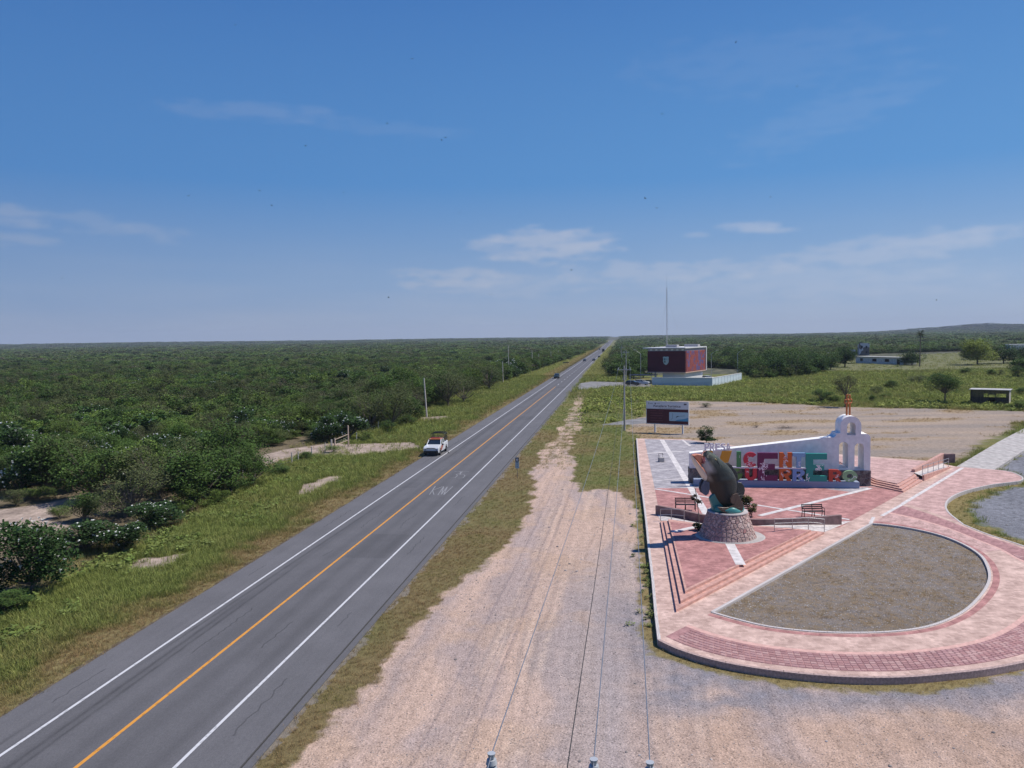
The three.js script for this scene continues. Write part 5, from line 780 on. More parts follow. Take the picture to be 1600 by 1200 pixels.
// ------------------------------------------------------------------ empty house, ruin, timber shed on the right
{
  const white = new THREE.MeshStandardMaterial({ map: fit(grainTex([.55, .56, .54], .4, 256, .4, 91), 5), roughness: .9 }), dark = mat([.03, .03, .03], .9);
  const a = G(1337, 567.5), b = G(1412, 570.2), d = b.clone().sub(a), L = d.length(), t = thing('empty_house', 'long low white abandoned house with empty dark windows', 'house', a.x, 0, a.z, -Math.atan2(d.z, d.x));
  const H = 3.2, wins = [[.10, .16], [.36, .45], [.62, .71]], s = new THREE.Shape([[0, 0], [L, 0], [L, H], [0, H]].map((p) => new THREE.Vector2(...p))); for (const [p, q] of wins) s.holes.push(new THREE.Path([[p * L, 1.15], [q * L, 1.15], [q * L, 2.5], [p * L, 2.5]].map((v) => new THREE.Vector2(...v)))); s.holes.push(new THREE.Path([[.86 * L, .02], [.93 * L, .02], [.93 * L, 2.5], [.86 * L, 2.5]].map((v) => new THREE.Vector2(...v))));
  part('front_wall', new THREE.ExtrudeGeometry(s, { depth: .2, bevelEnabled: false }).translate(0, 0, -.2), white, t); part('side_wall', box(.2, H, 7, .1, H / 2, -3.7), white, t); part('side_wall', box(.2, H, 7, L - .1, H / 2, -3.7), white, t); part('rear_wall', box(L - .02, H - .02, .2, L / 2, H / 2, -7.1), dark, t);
  part('roof', box(L + .8, .22, 8.2, L / 2, H + .11, -3.5), new THREE.MeshStandardMaterial({ map: fit(grainTex([.36, .36, .33], .4, 128, .4, 92), 4), roughness: .9 }), t);
  for (const [p, q] of wins) { const w = part('window', box((q - p) * L, .08, .3, (p + q) / 2 * L, 1.12, -.05), white, t); part('mullion', box(.06, 1.34, .06, (p + q) / 2 * L, 1.83, -.1), dark, w); } part('door_frame', merge([box(.1, 2.5, .24, .86 * L, 1.25, -.1), box(.1, 2.5, .24, .93 * L, 1.25, -.1)]), white, t);
  const ru = G(1350, 555.5), t2 = thing('ruined_house', 'ruined two storey wall stubs among the trees behind the white house', 'ruin', ru.x, 0, ru.z, -.3), worn = new THREE.MeshStandardMaterial({ map: fit(tex(256, 256, (i, j) => { const n = fbm(i / 256 * 8, j / 256 * 8, 4, 8); return n > .05 ? [.62, .60, .58] : [.16, .14, .13]; }), 5), roughness: .95 });
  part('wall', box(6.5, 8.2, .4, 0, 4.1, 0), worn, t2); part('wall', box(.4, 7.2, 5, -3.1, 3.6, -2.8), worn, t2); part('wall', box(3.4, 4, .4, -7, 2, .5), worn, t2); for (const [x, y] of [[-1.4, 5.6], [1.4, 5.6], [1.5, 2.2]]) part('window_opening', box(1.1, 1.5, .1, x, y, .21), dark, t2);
  const s0 = G(1516, 632), s1 = G(1576.5, 634), sd = s1.clone().sub(s0), W = sd.length(), sh = thing('timber_shed', 'dark timber shed with pale flat roof at the field edge', 'shed', s0.x, 0, s0.z, -Math.atan2(sd.z, sd.x)), wood = [0, 1, 2].map((i) => new THREE.MeshStandardMaterial({ map: fit(grainTex([.055 + i * .012, .045 + i * .01, .036 + i * .007], .5, 128, .5, 95 + i), .8), roughness: .95 })), HS = 3.05, D = 3.6;
  const r = rngOf(4), open = [[.36, .44, 1.5, 2.3], [.48, .66, .0, 2.1], [.68, .93, 1.5, 2.35]], nb = 40;
  for (let i = 0; i < nb; i++) { const x = (i + .5) / nb; for (const [y0, y1] of (() => { const o = open.find(([p, q]) => x > p && x < q); return o ? [[0, o[2]], [o[3], HS]].filter(([p, q]) => q - p > .05) : [[0, HS]]; })()) part('plank', box(W / nb - .015, y1 - y0 - r() * .03, .035, x * W, (y0 + y1) / 2, (r() - .5) * .03), wood[Math.floor(r() * 3)], sh); }
  for (const x of [.02, W - .02]) for (let i = 0; i < 12; i++) part('plank', box(.035, HS - .02 - r() * .03, D / 12 - .015, x, HS / 2, -(i + .5) * D / 12 - .03), x < 1 ? wood[1] : mat([.40, .37, .34], .9), sh);
  part('rear_wall', box(W - .1, 1.35, .05, W / 2, .675, -D), wood[0], sh); part('counter', box(W * .8, .06, .5, W / 2, 1.1, -D * .6), wood[2], sh); part('roof', box(W + .5, .09, D + .7, W / 2, HS + .06, -D / 2), new THREE.MeshStandardMaterial({ map: fit(grainTex([.50, .48, .46], .35, 128, .4, 99), 2), roughness: .6, metalness: .2 }), sh);
  const wr = G(1592, 547), wh = thing('far_roof', 'white flat roof showing between the trees past the bright green tree', 'house', wr.x, 0, wr.z, -.1); part('wall', box(16, 4.2, 7, 0, 2.1, 0), white, wh); part('roof', box(17, .3, 8, 0, 4.35, 0), mat([.7, .7, .7], .8), wh);
  const fh = G(1303, 559), f2 = thing('small_pale_house', 'small pale house corner among the trees left of the ruin', 'house', fh.x, 0, fh.z, .2); part('wall', box(6, 3, 5, 0, 1.5, 0), white, f2); part('roof', box(6.6, .2, 5.6, 0, 3.1, 0), mat([.45, .44, .42], .8), f2); part('window', box(1.2, 1, .06, .8, 1.7, 2.52), dark, f2);
}
lap('buildings');
// ------------------------------------------------------------------ vegetation
const leafM = (o = {}) => new THREE.MeshPhysicalMaterial({ vertexColors: true, roughness: .95, side: THREE.DoubleSide, transmission: .17, thickness: 0, specularIntensity: .3, ...o });
const leafMat = leafM(), barkMat = new THREE.MeshStandardMaterial({ map: fit(grainTex([.15, .12, .095], .5, 128, .6, 110), .6), roughness: .95 }), dryBark = new THREE.MeshStandardMaterial({ map: fit(grainTex([.26, .215, .18], .4, 128, .6, 111), .6), roughness: .95 });
// leaves of a crown: small pointed blades spread through lobes; colours vary from leaf to leaf only
function crownGeo(seed, o) {
  const r = rngOf(seed), pos = [], col = [], lobes = [];
  for (let i = 0; i < o.lobes; i++) { const a = r() * 6.283, q = Math.sqrt(r()) * .72, y = o.low + (1 - o.low) * Math.pow(r(), .8) * Math.sqrt(1 - q * q * .8); lobes.push([Math.cos(a) * q * o.rx, y * o.h * .82, Math.sin(a) * q * o.rx, (.20 + r() * .24) * o.rx * (o.lobe ?? 1), (r() - .5) * .3]); }
  for (let i = 0; i < o.n; i++) {
    const L = lobes[Math.floor(r() * lobes.length)], u = r() * 2 - 1, a = r() * 6.283, s = Math.sqrt(1 - u * u), rad = L[3] * (.45 + .62 * Math.pow(r(), .45)) * (r() < .06 ? 1.28 : 1);
    const nx = Math.cos(a) * s, ny = u * .85, nz = Math.sin(a) * s, x = L[0] + nx * rad, y = Math.max(L[1] + ny * rad * .78, o.floor ?? .12), z = L[2] + nz * rad;
    const t = r() * 6.283, e = (r() - .35) * 1.3, dx = Math.cos(t) * Math.cos(e) + nx * .6, dy = Math.sin(e) + ny * .3, dz = Math.sin(t) * Math.cos(e) + nz * .6, dl = Math.hypot(dx, dy, dz) || 1, len = o.leaf * (.6 + r() * .9), wd = len * (o.wide ?? .45);
    const fx = dx / dl, fy = dy / dl, fz = dz / dl; let sx = -fz + (r() - .5) * .9, sy = (r() - .5) * .8, sz = fx + (r() - .5) * .9; const sl = Math.hypot(sx, sy, sz) || 1; sx /= sl; sy /= sl; sz /= sl;
    const p0 = [x, y, z], p1 = [x + fx * len * .5 + sx * wd, y + fy * len * .5 + sy * wd, z + fz * len * .5 + sz * wd], p2 = [x + fx * len, y + fy * len, z + fz * len], p3 = [x + fx * len * .5 - sx * wd, y + fy * len * .5 - sy * wd, z + fz * len * .5 - sz * wd];
    pos.push(...p0, ...p1, ...p2); if (o.quad !== false) pos.push(...p0, ...p2, ...p3);
    const k = .75 + r() * .5 + L[4], m = r(), c = lerp3(o.c0, o.c1, m); for (let q = 0; q < (o.quad !== false ? 6 : 3); q++) col.push(c[0] * k, c[1] * k, c[2] * k);
  }
  const g = new THREE.BufferGeometry(); g.setAttribute('position', new THREE.Float32BufferAttribute(pos, 3)); g.setAttribute('color', new THREE.Float32BufferAttribute(col, 3)); g.computeVertexNormals(); g.userData = { lobes }; return g;
}
function limbsGeo(lobes, seed, rad = .07, lean = .2) { const r = rngOf(seed), out = [], base = [[0, -.15, 0], [(r() - .5) * lean, .35, (r() - .5) * lean]]; out.push(rod(base[0], base[1], rad * 1.6, rad * 1.3, 6)); for (const L of lobes) { const m = [L[0] * .45 + (r() - .5) * .3, L[1] * .55, L[2] * .45 + (r() - .5) * .3]; out.push(rod(base[1], m, rad * (.6 + r() * .4), rad * .5, 5, false), rod(m, [L[0], L[1], L[2]], rad * .5, rad * .16, 5, false)); for (let k = 0; k < 2; k++) out.push(rod(m, [L[0] + (r() - .5) * L[3] * 1.6, L[1] + r() * L[3] * .8, L[2] + (r() - .5) * L[3] * 1.6], rad * .28, rad * .08, 4, false)); } return merge(out); }
function blossomGeo(lobes, seed, n, size = .085) { const r = rngOf(seed), pos = []; for (let i = 0; i < n; i++) { const L = lobes[Math.floor(r() * lobes.length)], a = r() * 6.283, u = -.1 + r() * 1.1, s = Math.sqrt(Math.max(0, 1 - u * u)), rad = L[3] * 1.06, x = L[0] + Math.cos(a) * s * rad, y = Math.max(.2, L[1] + u * rad * .85), z = L[2] + Math.sin(a) * s * rad, k = size * (.6 + r() * .8); for (let q = 0; q < 5; q++) { const b = q * 1.2566 + a; pos.push(x, y, z, x + Math.cos(b) * k, y + .03 + Math.sin(b * 2) * .02, z + Math.sin(b) * k, x + Math.cos(b + .9) * k, y + .05, z + Math.sin(b + .9) * k, x, y, z, x + Math.cos(b) * k * .7, y + Math.sin(b) * k, z + .02, x + Math.cos(b + .9) * k * .7, y + Math.sin(b + .9) * k, z + .03); } } const g = new THREE.BufferGeometry(); g.setAttribute('position', new THREE.Float32BufferAttribute(pos, 3)); g.computeVertexNormals(); return g; }
const whiteM = new THREE.MeshStandardMaterial({ color: new THREE.Color().setRGB(.78, .78, .74), roughness: .8, side: THREE.DoubleSide });
const G1 = [.048, .098, .020], G2 = [.09, .148, .032], O1 = [.075, .10, .034], O2 = [.12, .135, .052], K1 = [.028, .068, .018], K2 = [.052, .096, .027], Y1 = [.09, .15, .026], Y2 = [.14, .195, .042], D1 = [.14, .11, .085], D2 = [.20, .165, .125];
// kinds: unit crowns about 4 m wide, high and medium detail
const KIND = {
  thorn: { name: 'thorn_shrub', c0: G1, c1: G2, leaf: .14, wide: .4, cat: 'shrub', label: 'leafy green thorn shrub in the scrub beyond the left verge' },
  olive: { name: 'olive_shrub', c0: O1, c1: O2, leaf: .11, wide: .32, cat: 'shrub', label: 'olive grey fine leaved shrub in the scrub beyond the left verge' },
  bright: { name: 'bright_shrub', c0: Y1, c1: Y2, leaf: .13, wide: .4, cat: 'shrub', label: 'light yellow green shrub in the scrub beyond the left verge' },
  bloom: { name: 'flowering_shrub', c0: K1, c1: K2, leaf: .17, wide: .5, cat: 'shrub', label: 'dark green shrub dotted with white blossoms in the scrub' },
  dry: { name: 'dry_shrub', c0: D1, c1: D2, leaf: .11, wide: .22, cat: 'shrub', label: 'dry grey brown twiggy shrub in the scrub' },
};
let kseed = 500;
for (const k in KIND) { const q = KIND[k]; q.hi = []; q.md = []; for (let v = 0; v < 3; v++) { const o = { ...q, rx: 2, h: 3.4, low: .22, lobes: 15, n: k === 'dry' ? 1500 : 6500, leaf: q.leaf * .74, lobe: 1.05 }; const g = crownGeo(kseed++, o); q.hi.push({ crown: g, limbs: limbsGeo(g.userData.lobes, kseed++, k === 'dry' ? .07 : .06), blossom: k === 'bloom' ? blossomGeo(g.userData.lobes, kseed++, 60, .075) : null });
  const gm = crownGeo(kseed++, { ...o, n: k === 'dry' ? 420 : 1100, leaf: q.leaf * 1.9, lobes: 12 }); q.md.push({ crown: gm, limbs: null, blossom: k === 'bloom' ? blossomGeo(gm.userData.lobes, kseed++, 16, .11) : null }); } }
const plantObjs = {};
function plant(kind, v, x, z, sw, sh, turn, label, group, y = 0) {
  const q = KIND[kind], key = kind + v; let p = plantObjs[key];
  if (!p) { p = plantObjs[key] = new THREE.Group(); const h = q.hi[v]; part('crown', h.crown, leafMat, p); part('trunk', h.limbs, kind === 'dry' ? dryBark : barkMat, p); if (h.blossom) part('blossoms', h.blossom, whiteM, p); }
  const o = p.clone(); o.name = numbered(q.name); o.position.set(x, y, z); o.rotation.y = turn; o.scale.set(sw, sh, sw); scene.add(o); return tag(o, label ?? q.label, q.cat, group ?? (label ? undefined : q.name.replace('_', ' ') + 's of the scrub'));
}
const rp = rngOf(2024);
// shrubs of the left foreground, one by one
const own = [['bloom', 0, 48, 928, 1.28, 1.72, 'tall dark shrub with white blossoms standing closest to the asphalt verge'], ['bloom', 1, 130, 862, 1.25, .78, 'wide low white flowering shrub between the dirt track and the verge'], ['bloom', 2, 195, 862, 1.0, .7, 'low rounded white flowering shrub at the edge of the verge grass'], ['bloom', 0, 245, 822, 1.15, .75, 'white flowering shrub below the dry branched tree'], ['olive', 0, 195, 808, 2.1, 1.5, 'broad olive thorn tree with bare branches showing at its foot'], ['dry', 1, 205, 806, .9, .85, 'bare pale branches of a dead bush under the olive tree'], ['thorn', 0, 305, 788, 2.0, 1.75, 'large green thorn tree leaning over the verge'], ['bright', 1, 300, 800, .9, .7, 'yellow green bush at the foot of the large thorn tree'], ['thorn', 1, 362, 772, 1.5, 1.5, 'rounded green thorn tree beside the fence end'], ['bright', 0, 338, 790, .75, .55, 'small yellow green bush on the verge edge'], ['thorn', 2, 396, 760, 1.2, 1.6, 'slim green thorn tree next to the first fence post'], ['thorn', 0, 130, 815, .9, .8, 'small bush beside the bare dirt track'], ['bright', 2, 93, 810, .5, .42, 'little yellowish bush in the dirt track'], ['olive', 1, 25, 790, .8, .55, 'low olive bush on the far side of the dirt track'], ['bright', 2, 60, 780, .8, .45, 'low green bush along the far side of the dirt track'], ['olive', 2, 250, 778, 2.2, 2.1, 'tall olive tree between the dry branched tree and the large thorn tree'], ['thorn', 2, 150, 780, 2.0, 1.9, 'green thorn tree where the dirt track disappears'], ['bright', 0, 225, 770, 2.0, 1.9, 'light green tree behind the broad olive tree'], ['thorn', 1, 340, 755, 2.1, 2.1, 'green thorn tree behind the rounded one'], ['thorn', 0, 75, 770, 2.0, 1.9, 'dark thorn tree beyond the dirt track'], ['bloom', 1, 30, 772, 1.4, 1.5, 'white flowering tree beyond the dirt track'], ['olive', 1, 110, 766, 2.0, 2.0, 'olive tree beyond the end of the dirt track'], ['thorn', 1, 15, 960, .7, .4, 'small green bush beside the tall flowering shrub'],
  ['bloom', 1, 505, 690, 1.2, 1.3, 'white flowering tree just behind the farm gate'], ['bloom', 2, 545, 688, 1.5, 1.35, 'broad white flowering tree at the gate post'], ['olive', 2, 580, 672, 2.4, 2.6, 'big dark olive mesquite tree behind the gate'], ['olive', 0, 612, 668, 2.1, 2.3, 'dark olive mesquite tree beside the big one'], ['thorn', 0, 640, 660, 1.6, 1.6, 'green thorn tree behind the leaning pole'], ['thorn', 1, 608, 678, .8, .7, 'dark green bush at the verge edge past the gate'], ['thorn', 2, 637, 664, .9, .7, 'rounded bush at the verge edge below the leaning pole'], ['bright', 1, 575, 690, .6, .5, 'light green weeds by the tall gate post'], ['olive', 1, 700, 635, 2.8, 2.8, 'large spreading mesquite tree right of the leaning pole'], ['olive', 2, 724, 630, 2.4, 2.6, 'dark mesquite tree merging with the large spreading one'], ['olive', 0, 764, 609, 2.5, 2.6, 'mesquite tree at the verge bend before the thin poles'], ['thorn', 2, 435, 742, .7, .45, 'small bush tangled in the fence wire'], ['thorn', 0, 480, 720, .6, .4, 'weedy bush at the fence corner'], ['bright', 2, 520, 707, .6, .35, 'light weeds beside the farm gate']];
const ownPts = [];
for (const [k, v, px, py, sw, sh, lab] of own) { const g = G(px, py); plant(k, v, g.x, g.z, sw, sh, rp() * 6.28, lab); ownPts.push([g.x, g.z, sw * 2]); }
// the rest of the scrub on both sides: sampled with spacing that grows with distance
const STATION = P([[975, 606], [1112, 606], [1162, 595], [1150, 578], [1100, 575], [1012, 578], [985, 590]]), FIELD = [...P([[900, 612], [985, 606], [1112, 607], [1160, 597], [1215, 592], [1262, 588], [1310, 575], [1338, 571]]), ...P([[1332, 562], [1300, 556], [1400, 552], [1500, 549], [1545, 552], [1600, 558]]), [200, -330], [160, -200], [140, -100], [50, -60], [0, -60]];
const HOUSE = P([[1330, 573], [1418, 573], [1420, 560], [1330, 558]]);
const nearKeep = [...P([[0, 1010], [-160, 1010], [-160, 780], [0, 780], [130, 768], [230, 790], [300, 770], [400, 750], [420, 700], [560, 684], [640, 680], [400, 800]])];
const scrub = [];
{
  const r = rngOf(31); let d = 55;
  const cellHit = new Map(), key = (x, z, c) => Math.floor(x / c) + ',' + Math.floor(z / c);
  while (d < 5200) {
    const s = Math.max(2.7, d * .0095), az0 = -.80, az1 = .80, n = Math.ceil((az1 - az0) * d / s);
    for (let i = 0; i < n; i++) {
      const az = az0 + (i + r()) / n * (az1 - az0), dd = d + (r() - .5) * s * 1.3, x = Math.sin(az) * dd, z = -Math.cos(az) * dd, u = toU(x, z), w = toW(x, z);
      const far = Math.max(0, .72 * s - 1.9), left = u < interp(bushLine, w) - .6 - r() * 1.2 - far, right = w > 240 && u > interp(rightLine, w) + r() * 3 + far + (w > 420 ? 2 : 0);
      if (!left && !right) continue;
      if (left) { if (inside(nearKeep, x, z) || mGate(x, z) < 1.6 || mTrack(x, z) < 1.5) continue; if (ownPts.some((p) => Math.hypot(p[0] - x, p[1] - z) < p[2] * .75)) continue; }
      else if (inside(STATION, x, z) || inside(FIELD, x, z) || inside(HOUSE, x, z) || sdPoly(STATION, x, z) < 3) continue;
      if (d > 300 && inside([[86, -300], [300, -300], [560, -560], [420, -620], [250, -500], [180, -420], [120, -330]], x, z)) continue;
      const patch = fbm(x * .012 + 7, z * .012, 3), q = r() + patch * .55; let kind = q < .10 ? 'dry' : q < .32 ? 'olive' : q < .74 ? 'thorn' : q < 1.04 ? 'bright' : 'bloom'; if (right) kind = r() < .6 ? 'thorn' : r() < .6 ? 'olive' : 'bright';
      if (d > 900 && kind === 'dry') kind = 'olive';
      const tallEdge = left ? sstep(26, 6, interp(bushLine, w) - u) * sstep(105, 150, w) * 1.15 : .35 * sstep(30, 4, u - interp(rightLine, w)) + (w < 700 ? .35 : 0);
      const sz = (.62 + r() * .5 + (r() < .12 ? .45 : 0) + tallEdge) * (kind === 'dry' ? .8 : 1), hh = sz * (.62 + r() * .5) * (kind === 'olive' ? 1.1 : 1);
      scrub.push({ x, z, d: dd, kind, v: Math.floor(r() * 3), sw: sz * Math.max(1, s / 3.0), sh: hh * (1 + .35 * sstep(300, 1500, d)), turn: r() * 6.28, tone: .72 + r() * .5 + patch * .35, right });
    }
    d += s * .92;
  }
}
console.log('scrub', scrub.length);
{ // those that show largest stand as shrubs of their own
  const seen = (p) => { const v = new THREE.Vector3(p.x, p.sh * 2, p.z).project(camera); return Math.abs(v.x) < 1.04 && v.y > -1 && v.y < 1; };
  const order = scrub.map((p, i) => [i, p.d / (p.sw * p.sh)]).filter(([i]) => seen(scrub[i])).sort((a, b) => a[1] - b[1]), pick = new Set(order.slice(0, 300).map((q) => q[0]));
  const look = { thorn: 'leafy green thorn shrub', olive: 'olive grey fine leaved shrub', bright: 'light yellow green shrub', bloom: 'dark green white flowering shrub', dry: 'dry grey brown twiggy shrub' };
  const marks = [[40, 775, 'beyond the bare dirt track'], [330, 745, 'behind the large thorn trees on the verge'], [520, 690, 'behind the farm gate'], [667, 645, 'near the leaning pole on the verge'], [790, 592, 'near the first thin poles of the row'], [880, 560, 'near the far thin poles of the row'], [300, 620, 'deep in the scrub away from the road']].map(([a, b, t]) => [G(a, b), t]);
  const rmarks = [[950, 575, 'along the road before the station'], [1040, 570, 'right behind the maroon station'], [1200, 565, 'behind the thicket at the field edge'], [1370, 552, 'behind the long white house'], [1530, 552, 'behind the bright yellow green tree']].map(([a, b, t]) => [G(a, b), t]);
  for (const i of pick) { const p = scrub[i], o = plant(p.kind, p.v, p.x, p.z, p.sw, p.sh, p.turn), m = (p.right ? rmarks : marks).map(([g, t]) => [Math.hypot(g.x - p.x, g.z - p.z), t]).sort((a, b) => a[0] - b[0])[0][1]; o.userData.label = look[p.kind].replace('shrub', p.right ? 'tree' : 'shrub') + ' ' + m; o.userData.group = KIND[p.kind].name.replace('_', ' ') + 's ' + m; }
  const mass = new THREE.Group(); mass.name = 'distant_scrub'; mass.userData.kind = 'stuff'; mass.userData.label = 'green thorn scrub stretching to the horizon on both sides of the road'; mass.userData.category = 'scrub'; scene.add(mass);
  const bins = {}; scrub.forEach((p, i) => { if (!pick.has(i)) (bins[p.kind + p.v + (p.d < 130 ? 'h' : p.d < 700 ? 'm' : 'f')] ??= []).push(p); });
  const farG = {}; for (const k in KIND) farG[k] = [0, 1, 2].map((v) => crownGeo(900 + v + k.length * 7, { ...KIND[k], rx: 2, h: 3.4, low: .18, lobes: 9, n: 300, leaf: .38, wide: .6, quad: true, lobe: 1.15 }));
  const o = new THREE.Object3D(), c = new THREE.Color();
  for (const b in bins) { const list = bins[b], kind = b.slice(0, -2), v = +b.slice(-2, -1), lod = b.slice(-1), src = lod === 'h' ? KIND[kind].hi[v].crown : lod === 'm' ? KIND[kind].md[v].crown : farG[kind][v]; const im = new THREE.InstancedMesh(src, leafMat, list.length); list.forEach((p, i) => { o.position.set(p.x, terrainH(p.x, p.z) - .1, p.z); o.rotation.y = p.turn; o.scale.set(p.sw, p.sh, p.sw); o.updateMatrix(); im.setMatrixAt(i, o.matrix); im.setColorAt(i, c.setRGB(p.tone, p.tone, p.tone * .95)); }); im.name = 'shrub_canopy'; im.castShadow = im.receiveShadow = true; mass.add(im);
    if (kind === 'bloom' && lod !== 'f') { const bl = new THREE.InstancedMesh((lod === 'h' ? KIND[kind].hi : KIND[kind].md)[v].blossom, whiteM, list.length); list.forEach((p, i) => { o.position.set(p.x, terrainH(p.x, p.z) - .1, p.z); o.rotation.y = p.turn; o.scale.set(p.sw, p.sh, p.sw); o.updateMatrix(); bl.setMatrixAt(i, o.matrix); }); bl.name = 'white_blossoms'; mass.add(bl); } }
}
// ------------------------------------------------------------------ single trees on the right
function tree(name, label, px, py, o) {
  const g = G(px, py), t = thing(name, label, o.cat ?? 'tree', g.x, o.y ?? 0, g.z, o.turn ?? 0, o.group), cg = crownGeo(o.seed, { lobes: 14, leaf: .2, wide: .4, low: .42, ...o, floor: o.h * .2 });
  part('crown', cg, leafMat, t);
  const r = rngOf(o.seed + 1), out = [], fork = o.h * (o.fork ?? .3), R = o.rad ?? .2; out.push(rod([0, -.2, 0], [.08, fork, 0], R, R * .75, 8));
  for (const L of cg.userData.lobes) { const m = [L[0] * .5, lerp(fork, L[1], .55), L[2] * .5]; out.push(rod([.08, fork - .1, 0], m, R * .42, R * .26, 6, false), rod(m, [L[0], L[1], L[2]], R * .26, R * .07, 5, false)); for (let k = 0; k < 3; k++) out.push(rod(m, [L[0] + (r() - .5) * L[3] * 2, L[1] + (r() - .3) * L[3] * 1.4, L[2] + (r() - .5) * L[3] * 2], R * .12, R * .04, 4, false)); }
  part('trunk', merge(out), o.bark ?? barkMat, t); return t;
}
tree('bare_tree', 'half bare tree with thin grey twigs behind the bell tower', 1321, 636, { seed: 601, rx: 3.1, h: 7.4, n: 5200, c0: [.07, .085, .032], c1: [.12, .125, .06], leaf: .16, wide: .25, rad: .24, fork: .32, lobe: 1.0 });
tree('acacia_tree', 'flat topped green acacia standing in the field left of the timber shed', 1476, 630, { seed: 603, rx: 4.3, h: 7.0, n: 9500, c0: K1, c1: G2, leaf: .17, rad: .17, fork: .3, low: .55, lobes: 24, lobe: 1.0 });
tree('bright_tree', 'bright yellow green rounded tree beyond the white house', 1527, 570, { seed: 605, rx: 8.4, h: 12, n: 9500, c0: [.17, .225, .035], c1: [.25, .29, .06], leaf: .5, rad: .4, low: .28, lobes: 20, lobe: 1.2 });
tree('dark_tree', 'dense dark tree at the right hand end of the white house', 1425, 570.5, { seed: 607, rx: 5.2, h: 6.6, lobe: 1.35, n: 6000, c0: K1, c1: K2, leaf: .4, rad: .3, low: .15, lobes: 16 });
tree('dark_tree', 'dark tree hiding the left hand end of the white house', 1320, 574, { seed: 609, rx: 5.6, h: 9.6, lobe: 1.35, n: 6000, c0: K1, c1: G1, leaf: .4, rad: .3, low: .15, lobes: 16 });
tree('dark_tree', 'dark tree right beside the bright yellow green tree', 1568, 568, { seed: 611, rx: 7.5, h: 8.5, lobe: 1.35, n: 6000, c0: K1, c1: G1, leaf: .45, rad: .3, low: .12, lobes: 16 });
tree('dark_tree', 'dark tree at the right end of the row behind the field', 1602, 566, { seed: 613, rx: 7, h: 8, lobe: 1.35, n: 6000, c0: K1, c1: K2, leaf: .45, rad: .3, low: .12, lobes: 16 });
for (const [px, py, rx, h, i] of [[1178, 588, 6.5, 8, 0], [1212, 590, 6, 7.5, 1], [1243, 588, 6.5, 8.5, 2], [1272, 583, 6, 8, 3], [1298, 578, 5.5, 7, 4], [1195, 578, 7, 9.5, 5], [1230, 576, 7, 10, 6], [1262, 572, 7, 9.5, 7], [1160, 574, 7, 9.5, 8], [1135, 566, 7, 9, 9]]) tree('field_edge_tree', 'dark rounded tree of the thicket between the station yard and the white house', px, py, { seed: 640 + i * 2, rx, h, lobe: 1.3, n: 4600, c0: i % 3 ? K1 : G1, c1: i % 2 ? G1 : G2, leaf: .38, rad: .22, low: .1, lobes: 16, group: 'thicket trees at the field edge' });
for (const [px, py, rx, h, i] of [[1005, 590, 4.2, 6.5, 0], [990, 592, 3.6, 5.5, 1], [984, 586, 4.5, 8, 2], [1018, 584, 4, 7, 3], [996, 580, 5, 9, 4], [962, 577, 4, 6, 5]]) tree('station_tree', 'green tree in the clump beside the station and its lamp post', px, py, { seed: 680 + i * 2, rx, h, lobe: 1.3, n: 4200, c0: G1, c1: i % 2 ? Y1 : G2, leaf: .34, rad: .2, low: .12, lobes: 14, group: 'trees beside the station' });
{ // fan palm
  const g = G(1437, 573), t = thing('palm_tree', 'slim palm rising above the dark tree by the white house', 'tree', g.x, 0, g.z), H = 15 + (571 - 523) / F * 0, hgt = atDepth(1436, 521, -g.z).y; part('trunk', rod([0, -.2, 0], [.2, hgt, 0], .26, .17, 10), barkMat, t);
  const r = rngOf(3), leaf = []; for (let i = 0; i < 34; i++) { const a = r() * 6.28, e = -1 + r() * 2.0, l = 1.5 + r() * .8, dx = Math.cos(a) * Math.cos(e), dy = Math.sin(e), dz = Math.sin(a) * Math.cos(e); for (let k = -3; k <= 3; k++) { const b = a + k * .16; leaf.push(rod([.2 + dx * .5, hgt + dy * .5, dz * .5], [.2 + Math.cos(b) * Math.cos(e) * l, hgt + dy * l - .25, Math.sin(b) * Math.cos(e) * l], .07, .01, 3, false)); } } part('fronds', merge(leaf), mat([.05, .075, .03], .8), t); }
// bushes of the field and the dirt lot
for (const [px, py, sw, sh, k, lab] of [[1285, 629, 1.5, .95, 'thorn', 'dark green bush at the edge of the dirt lot left of the half bare tree'], [1306, 629, .8, .55, 'bright', 'small bush close to the half bare tree trunk'], [1362, 628, .6, .5, 'thorn', 'small bush in the weeds right of the cross'], [1370, 617, .9, .85, 'olive', 'upright bush in the middle of the green field'], [1395, 608, 1.2, .8, 'thorn', 'bush in the field below the white house'], [1433, 600, 1.6, .95, 'olive', 'olive bush in the field left of the acacia'], [1385, 622, .8, .4, 'bright', 'low weeds in the middle field'], [1508, 585, 1.2, .9, 'thorn', 'bush in the far field left of two twin bushes'], [1548, 588, 1.0, .8, 'thorn', 'left one of two twin bushes in the far field'], [1560, 589, .9, .9, 'olive', 'right one of two twin bushes in the far field'], [1591, 592, 1.5, 1.3, 'thorn', 'dark bush past the twin bushes in the far field'], [1588, 640, 1.2, .6, 'bright', 'light weeds beside the timber shed'], [1597, 618, .8, .6, 'thorn', 'bush behind the corner of the timber shed'], [1232, 702 - 33, 1.1, .16, 'dry', 'flat grey brown bush lying on the bare dirt lot'], [1182, 668, .5, .14, 'dry', 'small dry tuft on the dirt lot near the billboard'], [1102, 636, .9, .3, 'olive', 'low olive bush at the edge of the field above the billboard']]) { const g = G(px, py); plant(k, Math.floor(px) % 3, g.x, g.z, sw, sh, px, lab); }
